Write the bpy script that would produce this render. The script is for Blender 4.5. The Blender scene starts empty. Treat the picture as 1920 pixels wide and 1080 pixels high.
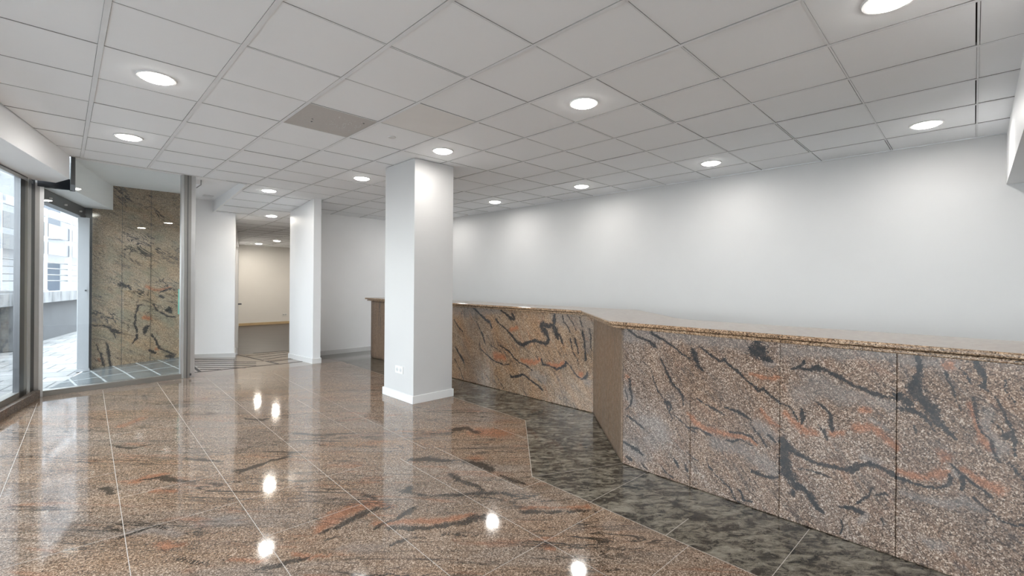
import bpy, bmesh, math, random
import numpy as np
from mathutils import Matrix, Vector
random.seed(4)
C = bpy.context.scene.collection
PI = math.pi
CEIL, EYE = 2.747, 1.357
FRONT_MARKS=[
('K',[(1.823,1.015,0.0095),(1.762,0.979,0.007),(1.683,0.962,0.0069),(1.638,0.938,0.0114),(1.607,0.913,0.0159),(1.582,0.904,0.0045)]),
('K',[(1.626,1.013,0.0114),(1.57,0.979,0.0101),(1.498,0.952,0.0066),(1.428,0.916,0.0065),(1.382,0.877,0.0054),(1.338,0.851,0.0043)]),
('K',[(1.322,0.922,0.0127),(1.305,0.881,0.019),(1.294,0.851,0.0211),(1.272,0.817,0.0105),(1.246,0.79,0.0052)]),
('K',[(1.551,0.824,0.0078),(1.52,0.772,0.0067),(1.484,0.711,0.0088),(1.461,0.671,0.0088),(1.414,0.635,0.0076),(1.386,0.597,0.0086),(1.38,0.544,0.0054)]),
('K',[(1.695,0.794,0.0035),(1.631,0.757,0.0034),(1.599,0.659,0.0057),(1.567,0.597,0.0045),(1.519,0.55,0.0044)]),
('K',[(1.512,0.534,0.0089),(1.483,0.529,0.0154),(1.465,0.505,0.0088),(1.482,0.469,0.0066),(1.459,0.43,0.0055)]),
('K',[(1.5,0.52,0.0066),(1.488,0.478,0.0044)]),
('K',[(1.806,0.649,0.0071),(1.792,0.58,0.0094),(1.778,0.512,0.0082),(1.791,0.451,0.0083),(1.825,0.42,0.0059)]),
('K',[(1.84,0.572,0.0048),(1.812,0.494,0.0047)]),
('K',[(1.824,0.373,0.0059),(1.77,0.349,0.0082),(1.704,0.329,0.0069),(1.678,0.312,0.0035)]),
('K',[(1.843,0.166,0.0072),(1.795,0.155,0.0118),(1.728,0.137,0.0116),(1.689,0.113,0.0069)]),
('K',[(1.457,0.167,0.0055),(1.427,0.132,0.0098),(1.41,0.105,0.0065)]),
('K',[(1.365,0.14,0.0054),(1.354,0.1,0.0064)]),
('K',[(1.459,0.463,0.0033),(1.401,0.432,0.0032),(1.356,0.399,0.0032),(1.29,0.367,0.0042)]),
('K',[(1.695,0.048,0.0058),(1.65,0.016,0.0046)]),
('K',[(1.821,0.064,0.0095),(1.781,0.052,0.0094)]),
('K',[(1.551,0.09,0.0034),(1.515,0.051,0.0033),(1.455,0.025,0.0044)]),
('K',[(1.344,0.221,0.0032),(1.278,0.186,0.0042)]),
('G',[(1.857,0.964,0.0539),(1.295,1.03,0.0527)]),
('G',[(1.826,0.551,0.0476),(1.771,0.478,0.0411)]),
('G',[(1.704,0.352,0.0521),(1.565,0.361,0.0562),(1.541,0.3,0.067),(1.639,0.219,0.0685)]),
('G',[(1.822,0.136,0.0594),(1.689,0.102,0.0462)]),
('O',[(1.357,0.485,0.0086),(1.324,0.47,0.0191),(1.291,0.435,0.0211),(1.259,0.427,0.0167)]),
('O',[(1.827,0.67,0.0167),(1.813,0.666,0.0119)]),
('K',[(1.28,0.952,0.0049),(1.225,0.916,0.0084),(1.189,0.89,0.0095),(1.13,0.868,0.007),(1.113,0.882,0.0117),(1.074,0.841,0.0081),(1.018,0.809,0.008),(0.975,0.77,0.0045),(0.933,0.738,0.0067)]),
('K',[(0.933,0.738,0.0089),(0.907,0.72,0.0099),(0.882,0.741,0.0088),(0.852,0.714,0.0087),(0.817,0.682,0.0086),(0.796,0.659,0.0075)]),
('K',[(0.961,0.969,0.0157),(0.919,0.956,0.0388),(0.884,0.972,0.0275),(0.893,0.932,0.022),(0.853,0.915,0.0109),(0.838,0.911,0.0087)]),
('K',[(0.914,1.007,0.0222),(0.909,0.969,0.0221)]),
('K',[(1.283,0.599,0.0049),(1.234,0.572,0.0036),(1.175,0.555,0.0059),(1.111,0.53,0.007)]),
('K',[(1.111,0.579,0.007),(1.05,0.575,0.008),(0.995,0.552,0.0068),(0.953,0.533,0.0056),(0.952,0.505,0.0045),(0.911,0.46,0.0055),(0.859,0.396,0.0044)]),
('K',[(1.357,0.399,0.0049),(1.27,0.402,0.0073),(1.197,0.377,0.0071)]),
('K',[(1.082,0.429,0.0058),(1.016,0.439,0.0045),(0.952,0.433,0.0067),(0.915,0.403,0.0055)]),
('K',[(1.098,0.379,0.0058),(1.059,0.371,0.0069),(1.016,0.4,0.0045),(0.951,0.377,0.0045)]),
('K',[(0.94,0.218,0.0112),(0.899,0.218,0.0121),(0.858,0.216,0.0109),(0.799,0.234,0.0086)]),
('K',[(1.024,0.084,0.0068),(1.002,0.074,0.0091),(0.991,0.033,0.0068),(0.949,0.036,0.0078)]),
('K',[(1.125,0.103,0.0047),(1.079,0.083,0.0046),(1.046,0.025,0.0046),(1.013,0.008,0.0045)]),
('K',[(1.22,0.216,0.0036),(1.207,0.172,0.0048),(1.16,0.127,0.0047),(1.113,0.107,0.0047)]),
('K',[(0.85,0.463,0.0065),(0.81,0.43,0.0043)]),
('O',[(1.358,0.498,0.0099),(1.333,0.467,0.0148),(1.295,0.426,0.0195),(1.221,0.413,0.0239),(1.139,0.415,0.0211),(1.082,0.412,0.0162),(1.016,0.417,0.0182),(0.952,0.416,0.0134),(0.92,0.391,0.0111)]),
('O',[(0.954,0.813,0.0134),(0.903,0.804,0.0155),(0.842,0.8,0.0152),(0.803,0.814,0.0151)]),
('O',[(0.891,0.607,0.011),(0.871,0.579,0.0109),(0.841,0.553,0.0174),(0.801,0.529,0.0107)]),
('G',[(1.324,0.99,0.0368),(1.12,0.992,0.0467),(0.977,0.984,0.0338)]),
('G',[(0.863,0.897,0.024),(0.823,0.897,0.0173)]),
('G',[(0.921,0.512,0.0333),(0.87,0.491,0.0328),(0.811,0.452,0.0269)]),
('G',[(1.173,0.336,0.0355),(1.004,0.346,0.0454),(0.899,0.297,0.0552),(0.829,0.263,0.0433)]),
('K',[(0.738,0.873,0.0061),(0.701,0.884,0.0061),(0.675,0.924,0.0096),(0.68,0.936,0.0048)]),
('K',[(0.68,0.887,0.0048),(0.638,0.884,0.0072),(0.618,0.898,0.0142),(0.568,0.897,0.0105),(0.519,0.87,0.0092),(0.472,0.843,0.0091),(0.417,0.818,0.0112),(0.372,0.804,0.011),(0.312,0.799,0.0087),(0.27,0.801,0.0085)]),
('K',[(0.683,0.651,0.0097),(0.678,0.61,0.0121),(0.683,0.573,0.0048)]),
('K',[(0.606,0.709,0.0047),(0.566,0.681,0.007),(0.542,0.652,0.0093),(0.544,0.604,0.0105),(0.536,0.577,0.0093)]),
('K',[(0.601,0.58,0.0047),(0.57,0.552,0.007),(0.56,0.513,0.0058)]),
('K',[(0.768,0.442,0.0272),(0.735,0.414,0.0196),(0.697,0.393,0.0146),(0.655,0.381,0.012),(0.604,0.37,0.0106),(0.545,0.37,0.0105),(0.487,0.375,0.0103),(0.45,0.375,0.0147),(0.414,0.417,0.0156),(0.379,0.433,0.0133),(0.327,0.432,0.0098),(0.284,0.412,0.0129),(0.264,0.402,0.0107)]),
('K',[(0.768,0.417,0.0247),(0.767,0.343,0.0309),(0.756,0.272,0.0345),(0.723,0.221,0.022),(0.675,0.207,0.0169),(0.639,0.177,0.0167),(0.613,0.133,0.0118),(0.583,0.108,0.007)]),
('K',[(0.723,0.172,0.0147),(0.717,0.156,0.0098)]),
('K',[(0.496,0.169,0.0069),(0.458,0.183,0.0091),(0.426,0.177,0.0157),(0.408,0.173,0.0112)]),
('K',[(0.422,0.218,0.0067),(0.386,0.264,0.0055),(0.36,0.312,0.0044)]),
('K',[(0.495,0.101,0.0046),(0.487,0.058,0.0046),(0.495,0.026,0.0034)]),
('K',[(0.325,0.171,0.0076),(0.316,0.147,0.0054)]),
('K',[(0.343,0.285,0.0044),(0.309,0.307,0.0097)]),
('K',[(0.697,0.315,0.0036),(0.634,0.328,0.0036),(0.574,0.317,0.0047),(0.535,0.306,0.0035)]),
('K',[(0.786,0.661,0.005),(0.753,0.655,0.0062),(0.726,0.636,0.0061),(0.699,0.581,0.0049)]),
('O',[(0.764,0.61,0.0222),(0.72,0.576,0.022),(0.667,0.54,0.0265),(0.615,0.535,0.0166)]),
('O',[(0.536,0.554,0.0185),(0.489,0.572,0.016)]),
('O',[(0.433,0.613,0.0225),(0.389,0.624,0.0288),(0.336,0.614,0.0284),(0.294,0.565,0.0237),(0.269,0.55,0.0149)]),
('O',[(0.416,0.707,0.0156),(0.38,0.711,0.0155)]),
('G',[(0.679,0.731,0.0664),(0.607,0.803,0.071),(0.528,0.77,0.0636),(0.416,0.779,0.0391),(0.329,0.763,0.0326),(0.278,0.751,0.0268)]),
('G',[(0.371,0.666,0.0132),(0.302,0.628,0.0129)]),
('G',[(0.766,0.974,0.0309),(0.288,1.007,0.0269)]),
('G',[(0.396,0.461,0.02),(0.327,0.448,0.013)]),
('G',[(0.412,0.121,0.0201),(0.386,0.165,0.0155)]),
('K',[(0.187,1.019,0.0083),(0.183,0.978,0.0125),(0.187,0.925,0.0146),(0.206,0.86,0.0314),(0.182,0.822,0.0332),(0.159,0.785,0.0268),(0.136,0.739,0.0205),(0.106,0.695,0.0142),(0.076,0.671,0.012),(0.055,0.647,0.005)]),
('K',[(0.258,0.814,0.0213),(0.221,0.783,0.0189)]),
('K',[(0.257,0.744,0.0106),(0.221,0.752,0.0105),(0.182,0.739,0.0093),(0.151,0.705,0.0092),(0.128,0.669,0.0041)]),
('K',[(0.205,0.672,0.0042),(0.193,0.643,0.0031)]),
('K',[(0.089,0.95,0.005),(0.085,0.916,0.006),(0.063,0.884,0.007),(0.056,0.836,0.004),(0.041,0.789,0.003)]),
('K',[(-0.01,1.013,0.0088),(-0.023,0.986,0.0107),(-0.037,0.95,0.0096),(-0.037,0.911,0.0087),(-0.027,0.905,0.0077)]),
('K',[(-0.037,0.901,0.0067),(-0.051,0.889,0.0058)]),
('K',[(0.042,0.977,0.005),(0.014,0.947,0.0039),(0.004,0.914,0.0039)]),
('K',[(-0,0.851,0.0059),(-0.007,0.799,0.0058),(-0.014,0.742,0.0058),(-0.028,0.697,0.0048),(-0.058,0.666,0.0048),(-0.062,0.619,0.0057),(-0.085,0.578,0.0057)]),
('K',[(-0.074,0.87,0.0038),(-0.093,0.817,0.0038),(-0.11,0.764,0.0047),(-0.119,0.719,0.0075),(-0.126,0.665,0.0065),(-0.129,0.619,0.0056)]),
('K',[(-0.1,0.696,0.0151),(-0.11,0.717,0.0113)]),
('K',[(-0.061,0.757,0.0038),(-0.087,0.725,0.0038),(-0.097,0.699,0.0038)]),
('K',[(0.259,0.401,0.0085),(0.203,0.395,0.0073),(0.149,0.392,0.0082),(0.104,0.407,0.0081),(0.075,0.436,0.007),(0.075,0.476,0.004)]),
('K',[(0.068,0.525,0.004),(0.047,0.505,0.006),(0.029,0.486,0.0089),(0.032,0.445,0.0079),(0.036,0.414,0.004)]),
('K',[(0.029,0.486,0.0079),(0.012,0.471,0.0069),(-0.023,0.439,0.0068),(-0.056,0.412,0.0057)]),
('K',[(-0.003,0.393,0.0029),(-0.037,0.361,0.0039),(-0.09,0.324,0.0038),(-0.14,0.315,0.0046),(-0.157,0.327,0.0055)]),
('K',[(-0.114,0.586,0.0038),(-0.139,0.547,0.0056),(-0.157,0.525,0.0046)]),
('K',[(-0.099,0.95,0.0028),(-0.103,0.903,0.0038),(-0.131,0.852,0.0037)]),
('O',[(0.256,0.436,0.0149),(0.211,0.429,0.0231),(0.165,0.433,0.0248),(0.112,0.47,0.0243),(0.083,0.489,0.0141)]),
('O',[(0.105,0.563,0.0182),(0.09,0.552,0.0262),(0.076,0.551,0.016)]),
('O',[(0.026,0.511,0.0177),(-0.009,0.488,0.0214),(-0.043,0.465,0.0269),(-0.082,0.454,0.0228)]),
('O',[(0.013,0.819,0.0118),(-0.004,0.759,0.0117),(-0.015,0.713,0.0155),(-0.035,0.66,0.0193),(-0.062,0.619,0.0115)]),
('O',[(0.078,0.992,0.0241),(0.074,0.982,0.02)]),
('G',[(-0.048,0.788,0.0288),(-0.035,0.708,0.0193),(-0.088,0.645,0.0284),(-0.069,0.611,0.0191)]),
('G',[(0.054,0.488,0.0179),(0.047,0.48,0.0139)]),
('G',[(0.243,0.334,0.0169),(0.172,0.327,0.0186),(0.096,0.328,0.0222),(0.025,0.359,0.0256),(-0.03,0.349,0.0174)]),
('G',[(0.155,0.127,0.0226),(0.103,0.129,0.0263)]),
('G',[(0.259,0.989,0.0266),(0.064,0.994,0.025)]),
]
LEFT_MARKS=[
('K',[(4.771,1.031,0.0118),(4.613,0.936,0.0145),(4.503,0.871,0.02),(4.428,0.847,0.0227),(4.406,0.799,0.0113),(4.379,0.766,0.0056)]),
('K',[(4.701,0.844,0.0044),(4.633,0.754,0.0087),(4.566,0.665,0.0144),(4.521,0.576,0.0072),(4.499,0.521,0.0043)]),
('K',[(4.314,0.89,0.0168),(4.231,0.833,0.0069),(4.112,0.773,0.0082),(4.053,0.737,0.0189),(3.976,0.669,0.0188),(3.9,0.623,0.0186),(3.817,0.608,0.0236),(3.737,0.652,0.0208),(3.632,0.682,0.0179),(3.529,0.673,0.0177),(3.454,0.661,0.0225),(3.413,0.721,0.0199),(3.463,0.792,0.0313),(3.531,0.862,0.0316),(3.498,0.896,0.0252)]),
('K',[(3.531,0.881,0.0253),(3.431,0.857,0.0274),(3.35,0.888,0.0247),(3.318,0.828,0.043),(3.293,0.769,0.0306),(3.285,0.733,0.0122)]),
('K',[(3.327,1,0.0148),(3.335,0.913,0.0271)]),
('K',[(3.254,0.785,0.0146),(3.222,0.715,0.0121),(3.199,0.663,0.0048)]),
('K',[(4.213,1.013,0.0083),(4.114,0.957,0.0164),(4.026,0.921,0.0243),(3.978,0.917,0.0188),(4.017,0.975,0.0135)]),
('K',[(4.63,0.566,0.0087),(4.607,0.481,0.0058),(4.519,0.433,0.0072),(4.412,0.389,0.0113),(4.308,0.346,0.007),(4.166,0.329,0.0082),(4.03,0.354,0.0054)]),
('K',[(4.393,0.546,0.0056),(4.309,0.52,0.007),(4.218,0.488,0.0055)]),
('K',[(4.229,0.563,0.0111),(4.148,0.544,0.0082),(4.05,0.5,0.0095),(3.973,0.435,0.0107),(3.879,0.387,0.0079),(3.77,0.369,0.0078),(3.663,0.325,0.0064)]),
('K',[(4.057,0.229,0.0041),(4.018,0.197,0.0135),(3.915,0.223,0.016),(3.823,0.256,0.0105),(3.75,0.235,0.0104),(3.662,0.19,0.0103),(3.566,0.161,0.0127),(3.507,0.12,0.0126)]),
('K',[(3.527,0.483,0.0101),(3.493,0.425,0.0176),(3.394,0.413,0.0099),(3.298,0.395,0.0123),(3.22,0.424,0.0121),(3.166,0.455,0.0144),(3.174,0.496,0.0096),(3.098,0.452,0.0071),(3.038,0.378,0.0094),(2.95,0.332,0.0093),(2.88,0.378,0.0162),(2.873,0.414,0.0115)]),
('K',[(2.941,0.846,0.0116),(2.918,0.732,0.0116),(2.903,0.641,0.0139),(2.895,0.549,0.0139)]),
('K',[(2.856,0.888,0.0092),(2.828,0.798,0.0069),(2.834,0.706,0.0069),(2.82,0.65,0.0046)]),
('K',[(3.108,0.761,0.0072),(3.093,0.691,0.0095),(3.062,0.611,0.0071),(3.01,0.535,0.0059),(2.988,0.467,0.0035)]),
('K',[(3.042,0.756,0.0142),(3.011,0.676,0.0071),(2.996,0.607,0.0047)]),
('K',[(3.225,1.005,0.0073),(3.194,0.935,0.0097),(3.132,0.867,0.006),(3.109,0.821,0.0048)]),
('K',[(3.149,1.01,0.0048),(3.073,0.931,0.0059),(3.028,0.851,0.0047)]),
('K',[(2.985,0.995,0.0059),(2.941,0.893,0.0093)]),
('K',[(4.285,0.168,0.0056),(4.223,0.094,0.0055),(4.153,0.03,0.0055)]),
('K',[(4.495,0.165,0.0043),(4.43,0.103,0.0057)]),
('K',[(5.147,0.454,0.0092),(5.072,0.37,0.0153),(4.974,0.291,0.0181),(4.949,0.249,0.006)]),
('K',[(5.17,0.282,0.0062),(5.069,0.187,0.0061),(4.983,0.048,0.0076),(4.946,0.016,0.0045)]),
('K',[(5.189,0.828,0.0062),(5.101,0.749,0.0092),(4.99,0.682,0.0121)]),
('K',[(3.613,0.537,0.0051),(3.578,0.464,0.0102)]),
('G',[(5.229,0.973,0.0931),(4.91,0.958,0.0749),(4.254,1.004,0.0416)]),
('G',[(3.303,0.964,0.0736),(2.843,0.912,0.0804),(2.882,0.678,0.0577)]),
('G',[(3.663,0.287,0.0515),(3.475,0.251,0.0502)]),
('G',[(2.851,0.302,0.0402),(2.893,0.318,0.0347)]),
('O',[(4.053,0.771,0.0338),(3.921,0.808,0.0266)]),
('O',[(4.308,0.415,0.0558),(4.147,0.421,0.0411)]),
('O',[(3.824,0.421,0.0329),(3.629,0.42,0.032),(3.561,0.466,0.0381)]),
('O',[(3.427,0.433,0.0312),(3.298,0.426,0.0306),(3.189,0.476,0.0241)]),
('O',[(2.965,0.377,0.0351),(2.937,0.393,0.0233)]),
]
FLOOR_MARKS=[
('O',[(0.945,2.542,0.0404),(1.07,2.62,0.0811),(1.18,2.639,0.077),(1.295,2.63,0.0608),(1.357,2.51,0.0294)]),
('K',[(0.931,2.504,0.0094),(1.029,2.492,0.0131),(1.129,2.524,0.0211),(1.209,2.552,0.0261),(1.277,2.545,0.0192),(1.359,2.502,0.0157)]),
('K',[(1.165,2.343,0.0162),(1.231,2.362,0.0136),(1.298,2.356,0.014),(1.411,2.384,0.0189),(1.452,2.409,0.0156)]),
('O',[(1.208,2.383,0.0373),(1.247,2.348,0.0306),(1.299,2.315,0.0257)]),
('K',[(1.223,2.303,0.0196),(1.28,2.239,0.0195),(1.376,2.164,0.0196),(1.491,2.113,0.0203),(1.581,2.059,0.0241),(1.652,2.064,0.0322),(1.706,2.044,0.0255),(1.757,1.969,0.009)]),
('O',[(1.319,2.309,0.0242),(1.445,2.195,0.0346),(1.558,2.135,0.0355),(1.664,2.096,0.0257)]),
('K',[(1.408,2.047,0.0093),(1.46,1.999,0.0093),(1.518,1.942,0.0078),(1.593,1.891,0.0063)]),
('K',[(1.526,2.626,0.0316),(1.572,2.657,0.0234)]),
('K',[(1.548,2.57,0.0133),(1.616,2.456,0.0108),(1.711,2.387,0.0175),(1.861,2.287,0.0223),(1.968,2.208,0.018),(2.023,2.089,0.0109)]),
('K',[(1.816,3.073,0.025),(1.915,3.02,0.0445),(1.98,2.911,0.0312),(2.072,2.844,0.0157)]),
('K',[(2.107,2.773,0.0247),(2.157,2.632,0.0475),(2.154,2.52,0.0339)]),
('K',[(1.895,2.645,0.0214),(1.879,2.535,0.0304),(1.911,2.389,0.0144),(1.887,2.3,0.0113)]),
('K',[(2.14,2.402,0.016),(2.147,2.293,0.0254),(2.173,2.191,0.0147)]),
('K',[(2.499,3.434,0.0549),(2.609,3.409,0.0376),(2.591,3.245,0.0353)]),
('K',[(1.89,1.936,0.0113),(1.932,1.898,0.0226),(1.995,1.835,0.0188),(2.084,1.767,0.0114),(2.164,1.718,0.0154),(2.221,1.636,0.0076)]),
('O',[(1.939,1.953,0.0292),(2.124,1.801,0.0158),(2.235,1.716,0.0278)]),
('K',[(1.964,1.457,0.0119),(1.993,1.431,0.0149),(2.037,1.379,0.0074)]),
('K',[(1.688,1.488,0.0039),(1.768,1.436,0.0052),(1.838,1.352,0.0039)]),
('K',[(1.148,2.14,0.0114),(1.205,2.146,0.0147),(1.286,2.132,0.0122),(1.328,2.07,0.006)]),
('G',[(0.971,2.279,0.0419),(1.091,2.17,0.056)]),
('K',[(0.919,2.418,0.0089),(0.973,2.405,0.0091),(1.021,2.35,0.006)]),
('O',[(1.742,1.601,0.0287),(1.753,1.546,0.0167)]),
('O',[(2.633,3.243,0.1342),(2.739,3.079,0.1311)]),
('K',[(1.296,2.763,0.0109),(1.334,2.66,0.0126),(1.307,2.787,0.0088)]),
('K',[(0.089,3.995,0.0229),(0.13,3.85,0.0217)]),
('K',[(0.278,3.977,0.0099),(0.377,3.948,0.0305),(0.42,3.869,0.035),(0.472,3.782,0.0147),(0.556,3.707,0.0098)]),
('O',[(0.258,3.975,0.0538),(0.331,4.01,0.0462),(0.401,3.988,0.0393)]),
('K',[(0.792,3.745,0.0249),(0.836,3.705,0.0277),(0.939,3.726,0.0233),(1.026,3.768,0.0184),(1.165,3.743,0.0128)]),
('G',[(0.17,3.195,0.031),(0.231,3.165,0.0378),(0.308,3.121,0.0416),(0.374,2.985,0.0275)]),
('K',[(0.138,3.151,0.0089),(0.232,3.177,0.0095),(0.312,3.169,0.0099),(0.338,3.093,0.0064)]),
('O',[(0.277,2.966,0.0286),(0.316,2.886,0.0418),(0.359,2.858,0.0281)]),
('G',[(0.484,3.04,0.0503),(0.569,3.017,0.0607),(0.643,2.923,0.0342)]),
('O',[(0.327,3.725,0.0313),(0.423,3.621,0.0311)]),
('O',[(0.523,2.558,0.0153),(0.594,2.474,0.0177),(0.665,2.429,0.0128)]),
('K',[(0.343,2.732,0.0077),(0.404,2.626,0.0124),(0.447,2.567,0.0074)]),
('K',[(0.611,2.379,0.0144),(0.674,2.341,0.017),(0.741,2.34,0.0152),(0.819,2.31,0.0104)]),
('O',[(0.761,2.404,0.016),(0.816,2.302,0.0207),(0.886,2.27,0.0158)]),
('K',[(0.552,4.242,0.0125),(0.654,4.126,0.0185),(0.751,3.99,0.0151)]),
('O',[(0.251,5.58,0.0559),(0.413,5.752,0.0519)]),
('K',[(0.144,5.013,0.0146),(0.274,4.782,0.0175),(0.394,4.79,0.0147)]),
('K',[(1.148,5.1,0.0157),(1.268,4.912,0.0256),(1.326,4.942,0.0158)]),
('K',[(1.357,4.311,0.0171),(1.512,4.105,0.0251),(1.644,4.02,0.017)]),
]
MARBLE_MARKS=[
('K',[(0.241,0.868,0.0131),(0.313,0.865,0.0149),(0.386,0.829,0.01)]),
('K',[(0.449,0.801,0.0084),(0.575,0.753,0.0102),(0.614,0.683,0.0051)]),
('K',[(0.242,0.671,0.0082),(0.363,0.655,0.01),(0.449,0.658,0.01),(0.538,0.619,0.0135),(0.615,0.546,0.0204),(0.667,0.526,0.0137)]),
('K',[(0.538,0.619,0.0101),(0.589,0.514,0.0136),(0.609,0.445,0.0085)]),
('K',[(0.501,0.386,0.0101),(0.529,0.265,0.0236),(0.54,0.129,0.0169),(0.554,0.026,0.0135)]),
('K',[(0.389,0.362,0.0067),(0.439,0.224,0.0134),(0.471,0.086,0.0168),(0.478,0.027,0.0134)]),
('K',[(0.682,1.279,0.0343),(0.754,1.262,0.0207),(0.795,1.21,0.0139)]),
('K',[(0.89,0.964,0.014),(0.864,0.843,0.0105),(0.838,0.67,0.0139),(0.872,0.546,0.014),(0.866,0.424,0.014),(0.813,0.342,0.0139)]),
('K',[(0.975,0.521,0.0282),(0.989,0.591,0.0282),(1.023,0.607,0.0142)]),
('K',[(0.877,0.965,0.0105),(0.945,0.972,0.007)]),
('K',[(1.07,0.959,0.0107),(1.113,0.887,0.0143),(1.199,0.812,0.0144),(1.272,0.754,0.0145),(1.375,0.74,0.011)]),
('K',[(1.176,1.091,0.0251),(1.205,1.073,0.018)]),
('K',[(1.257,0.864,0.0253),(1.301,0.826,0.0218),(1.286,0.917,0.0145)]),
('K',[(1.059,0.48,0.0107),(1.116,0.369,0.0143),(1.159,0.239,0.0179),(1.261,0.175,0.0145),(1.379,0.109,0.011)]),
('K',[(1.032,0.216,0.0142),(1.117,0.154,0.0143)]),
('K',[(1.261,0.094,0.0217),(1.35,0.084,0.0256)]),
('K',[(1.313,1.225,0.0146),(1.24,1.199,0.0181),(1.168,1.163,0.009)]),
('O',[(0.985,1.262,0.0247),(1.083,1.199,0.0249),(1.168,1.199,0.0215),(1.298,1.244,0.0218)]),
('O',[(0.974,0.751,0.0423),(1.029,0.73,0.0354)]),
('O',[(1.117,0.226,0.0286),(1.145,0.205,0.0179)]),
('O',[(0.44,0.107,0.0234),(0.415,0.143,0.02)]),
('G',[(0.945,0.91,0.0703),(1.028,0.907,0.0709),(1.142,0.796,0.0537),(1.317,0.643,0.0637)]),
('G',[(0.753,1.469,0.069),(0.727,1.348,0.0516)]),
('G',[(0.384,1.178,0.0832),(0.509,1.143,0.0842),(0.637,1.176,0.0682)]),
('G',[(1.025,1.474,0.0886),(1.166,1.513,0.0897)]),
]
THIN_STRIPS=[[(1.634, 9.671), (2.225, 9.326)], [(1.575, 9.379), (2.426, 8.797)], [(1.537, 9.153), (2.351, 8.521)], [(1.55, 8.893), (2.275, 8.248)], [(1.543, 8.619), (2.088, 8.103)], [(1.529, 8.366), (1.759, 8.156)], [(2.893, 10.697), (3.622, 10.552)], [(2.653, 10.258), (3.537, 10.304)], [(2.67, 9.718), (3.372, 9.823)], [(2.656, 9.189), (3.244, 9.448)], [(2.635, 8.718), (3.1, 8.786)]]
THICK_STRIPS=[[(1.508, 9.091), (1.483, 8.12)], [(2.569, 10.569), (2.61, 8.25)], [(1.344, 8.097), (1.959, 8.177)], [(1.959, 8.177), (3.087, 8.213)]]

# ------------------------------------------------------------------ materials
def mat(name):
    m = bpy.data.materials.new(name); m.use_nodes = True
    nt = m.node_tree; nt.nodes.clear()
    out = nt.nodes.new('ShaderNodeOutputMaterial')
    return m, nt, out
def N(nt, t, **kw):
    n = nt.nodes.new(t)
    for k, v in kw.items():
        if k in n.inputs: n.inputs[k].default_value = v
        else: setattr(n, k, v)
    return n
def L(nt, a, b): nt.links.new(a, b)
def ramp(nt, fac, stops, interp='LINEAR'):
    r = nt.nodes.new('ShaderNodeValToRGB'); cr = r.color_ramp; cr.interpolation = interp
    while len(cr.elements) < len(stops): cr.elements.new(0.5)
    for e, (p, c) in zip(cr.elements, stops):
        e.position = p; e.color = (*c, 1) if len(c) == 3 else c
    L(nt, fac, r.inputs[0]); return r.outputs[0]
def mix(nt, fac, a, b, mode='MIX'):
    m = nt.nodes.new('ShaderNodeMix'); m.data_type = 'RGBA'; m.blend_type = mode
    for s, v in ((m.inputs[0], fac), (m.inputs[6], a), (m.inputs[7], b)):
        if hasattr(v, 'is_output'): L(nt, v, s)
        elif isinstance(v, (tuple, list)): s.default_value = (*v, 1)
        else: s.default_value = v
    return m.outputs[2]
def mth(nt, op, a, b=None, clamp=False):
    m = nt.nodes.new('ShaderNodeMath'); m.operation = op; m.use_clamp = clamp
    for i, v in enumerate((a, b)):
        if v is None: continue
        if hasattr(v, 'is_output'): L(nt, v, m.inputs[i])
        else: m.inputs[i].default_value = v
    return m.outputs[0]
def position(nt, rot=(0, 0, 0), scale=(1, 1, 1)):
    g = nt.nodes.new('ShaderNodeNewGeometry')
    mp = nt.nodes.new('ShaderNodeMapping'); mp.vector_type = 'POINT'
    r = nt.nodes.new('ShaderNodeMapping'); r.inputs['Rotation'].default_value = rot
    mp.inputs['Scale'].default_value = scale
    L(nt, g.outputs['Position'], r.inputs['Vector']); L(nt, r.outputs[0], mp.inputs['Vector'])
    return mp.outputs[0]
def noise(nt, vec, scale, detail=4, rough=.55, dist=0.):
    n = nt.nodes.new('ShaderNodeTexNoise')
    n.inputs['Scale'].default_value = scale; n.inputs['Detail'].default_value = detail
    n.inputs['Roughness'].default_value = rough; n.inputs['Distortion'].default_value = dist
    L(nt, vec, n.inputs['Vector']); return n.outputs[0]
def simple(name, col, rough=.6, metal=0., var=.03, vscale=3., spec=.5):
    m, nt, out = mat(name)
    p = N(nt, 'ShaderNodeBsdfPrincipled', Roughness=rough, Metallic=metal)
    p.inputs['Specular IOR Level'].default_value = spec
    n = noise(nt, position(nt), vscale, 5)
    lo = tuple(max(0, c * (1 - var)) for c in col); hi = tuple(min(1, c * (1 + var)) for c in col)
    L(nt, ramp(nt, n, [(.3, lo), (.7, hi)]), p.inputs['Base Color'])
    L(nt, p.outputs[0], out.inputs[0]); return m
def brushed(name, col, rough=.32, vertical=True):
    m, nt, out = mat(name)
    p = N(nt, 'ShaderNodeBsdfPrincipled', Metallic=.85, Roughness=rough)
    n = noise(nt, position(nt, scale=(60, 60, 1.2) if vertical else (1.2, 1.2, 60)), 1.5, 5)
    b = noise(nt, position(nt), 9., 4)
    col1 = ramp(nt, n, [(.3, tuple(c * .85 for c in col)), (.7, col)])
    L(nt, mix(nt, mth(nt, 'MULTIPLY', b, .35), col1, tuple(c * .6 for c in col)), p.inputs['Base Color'])
    L(nt, p.outputs[0], out.inputs[0]); return m
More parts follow.
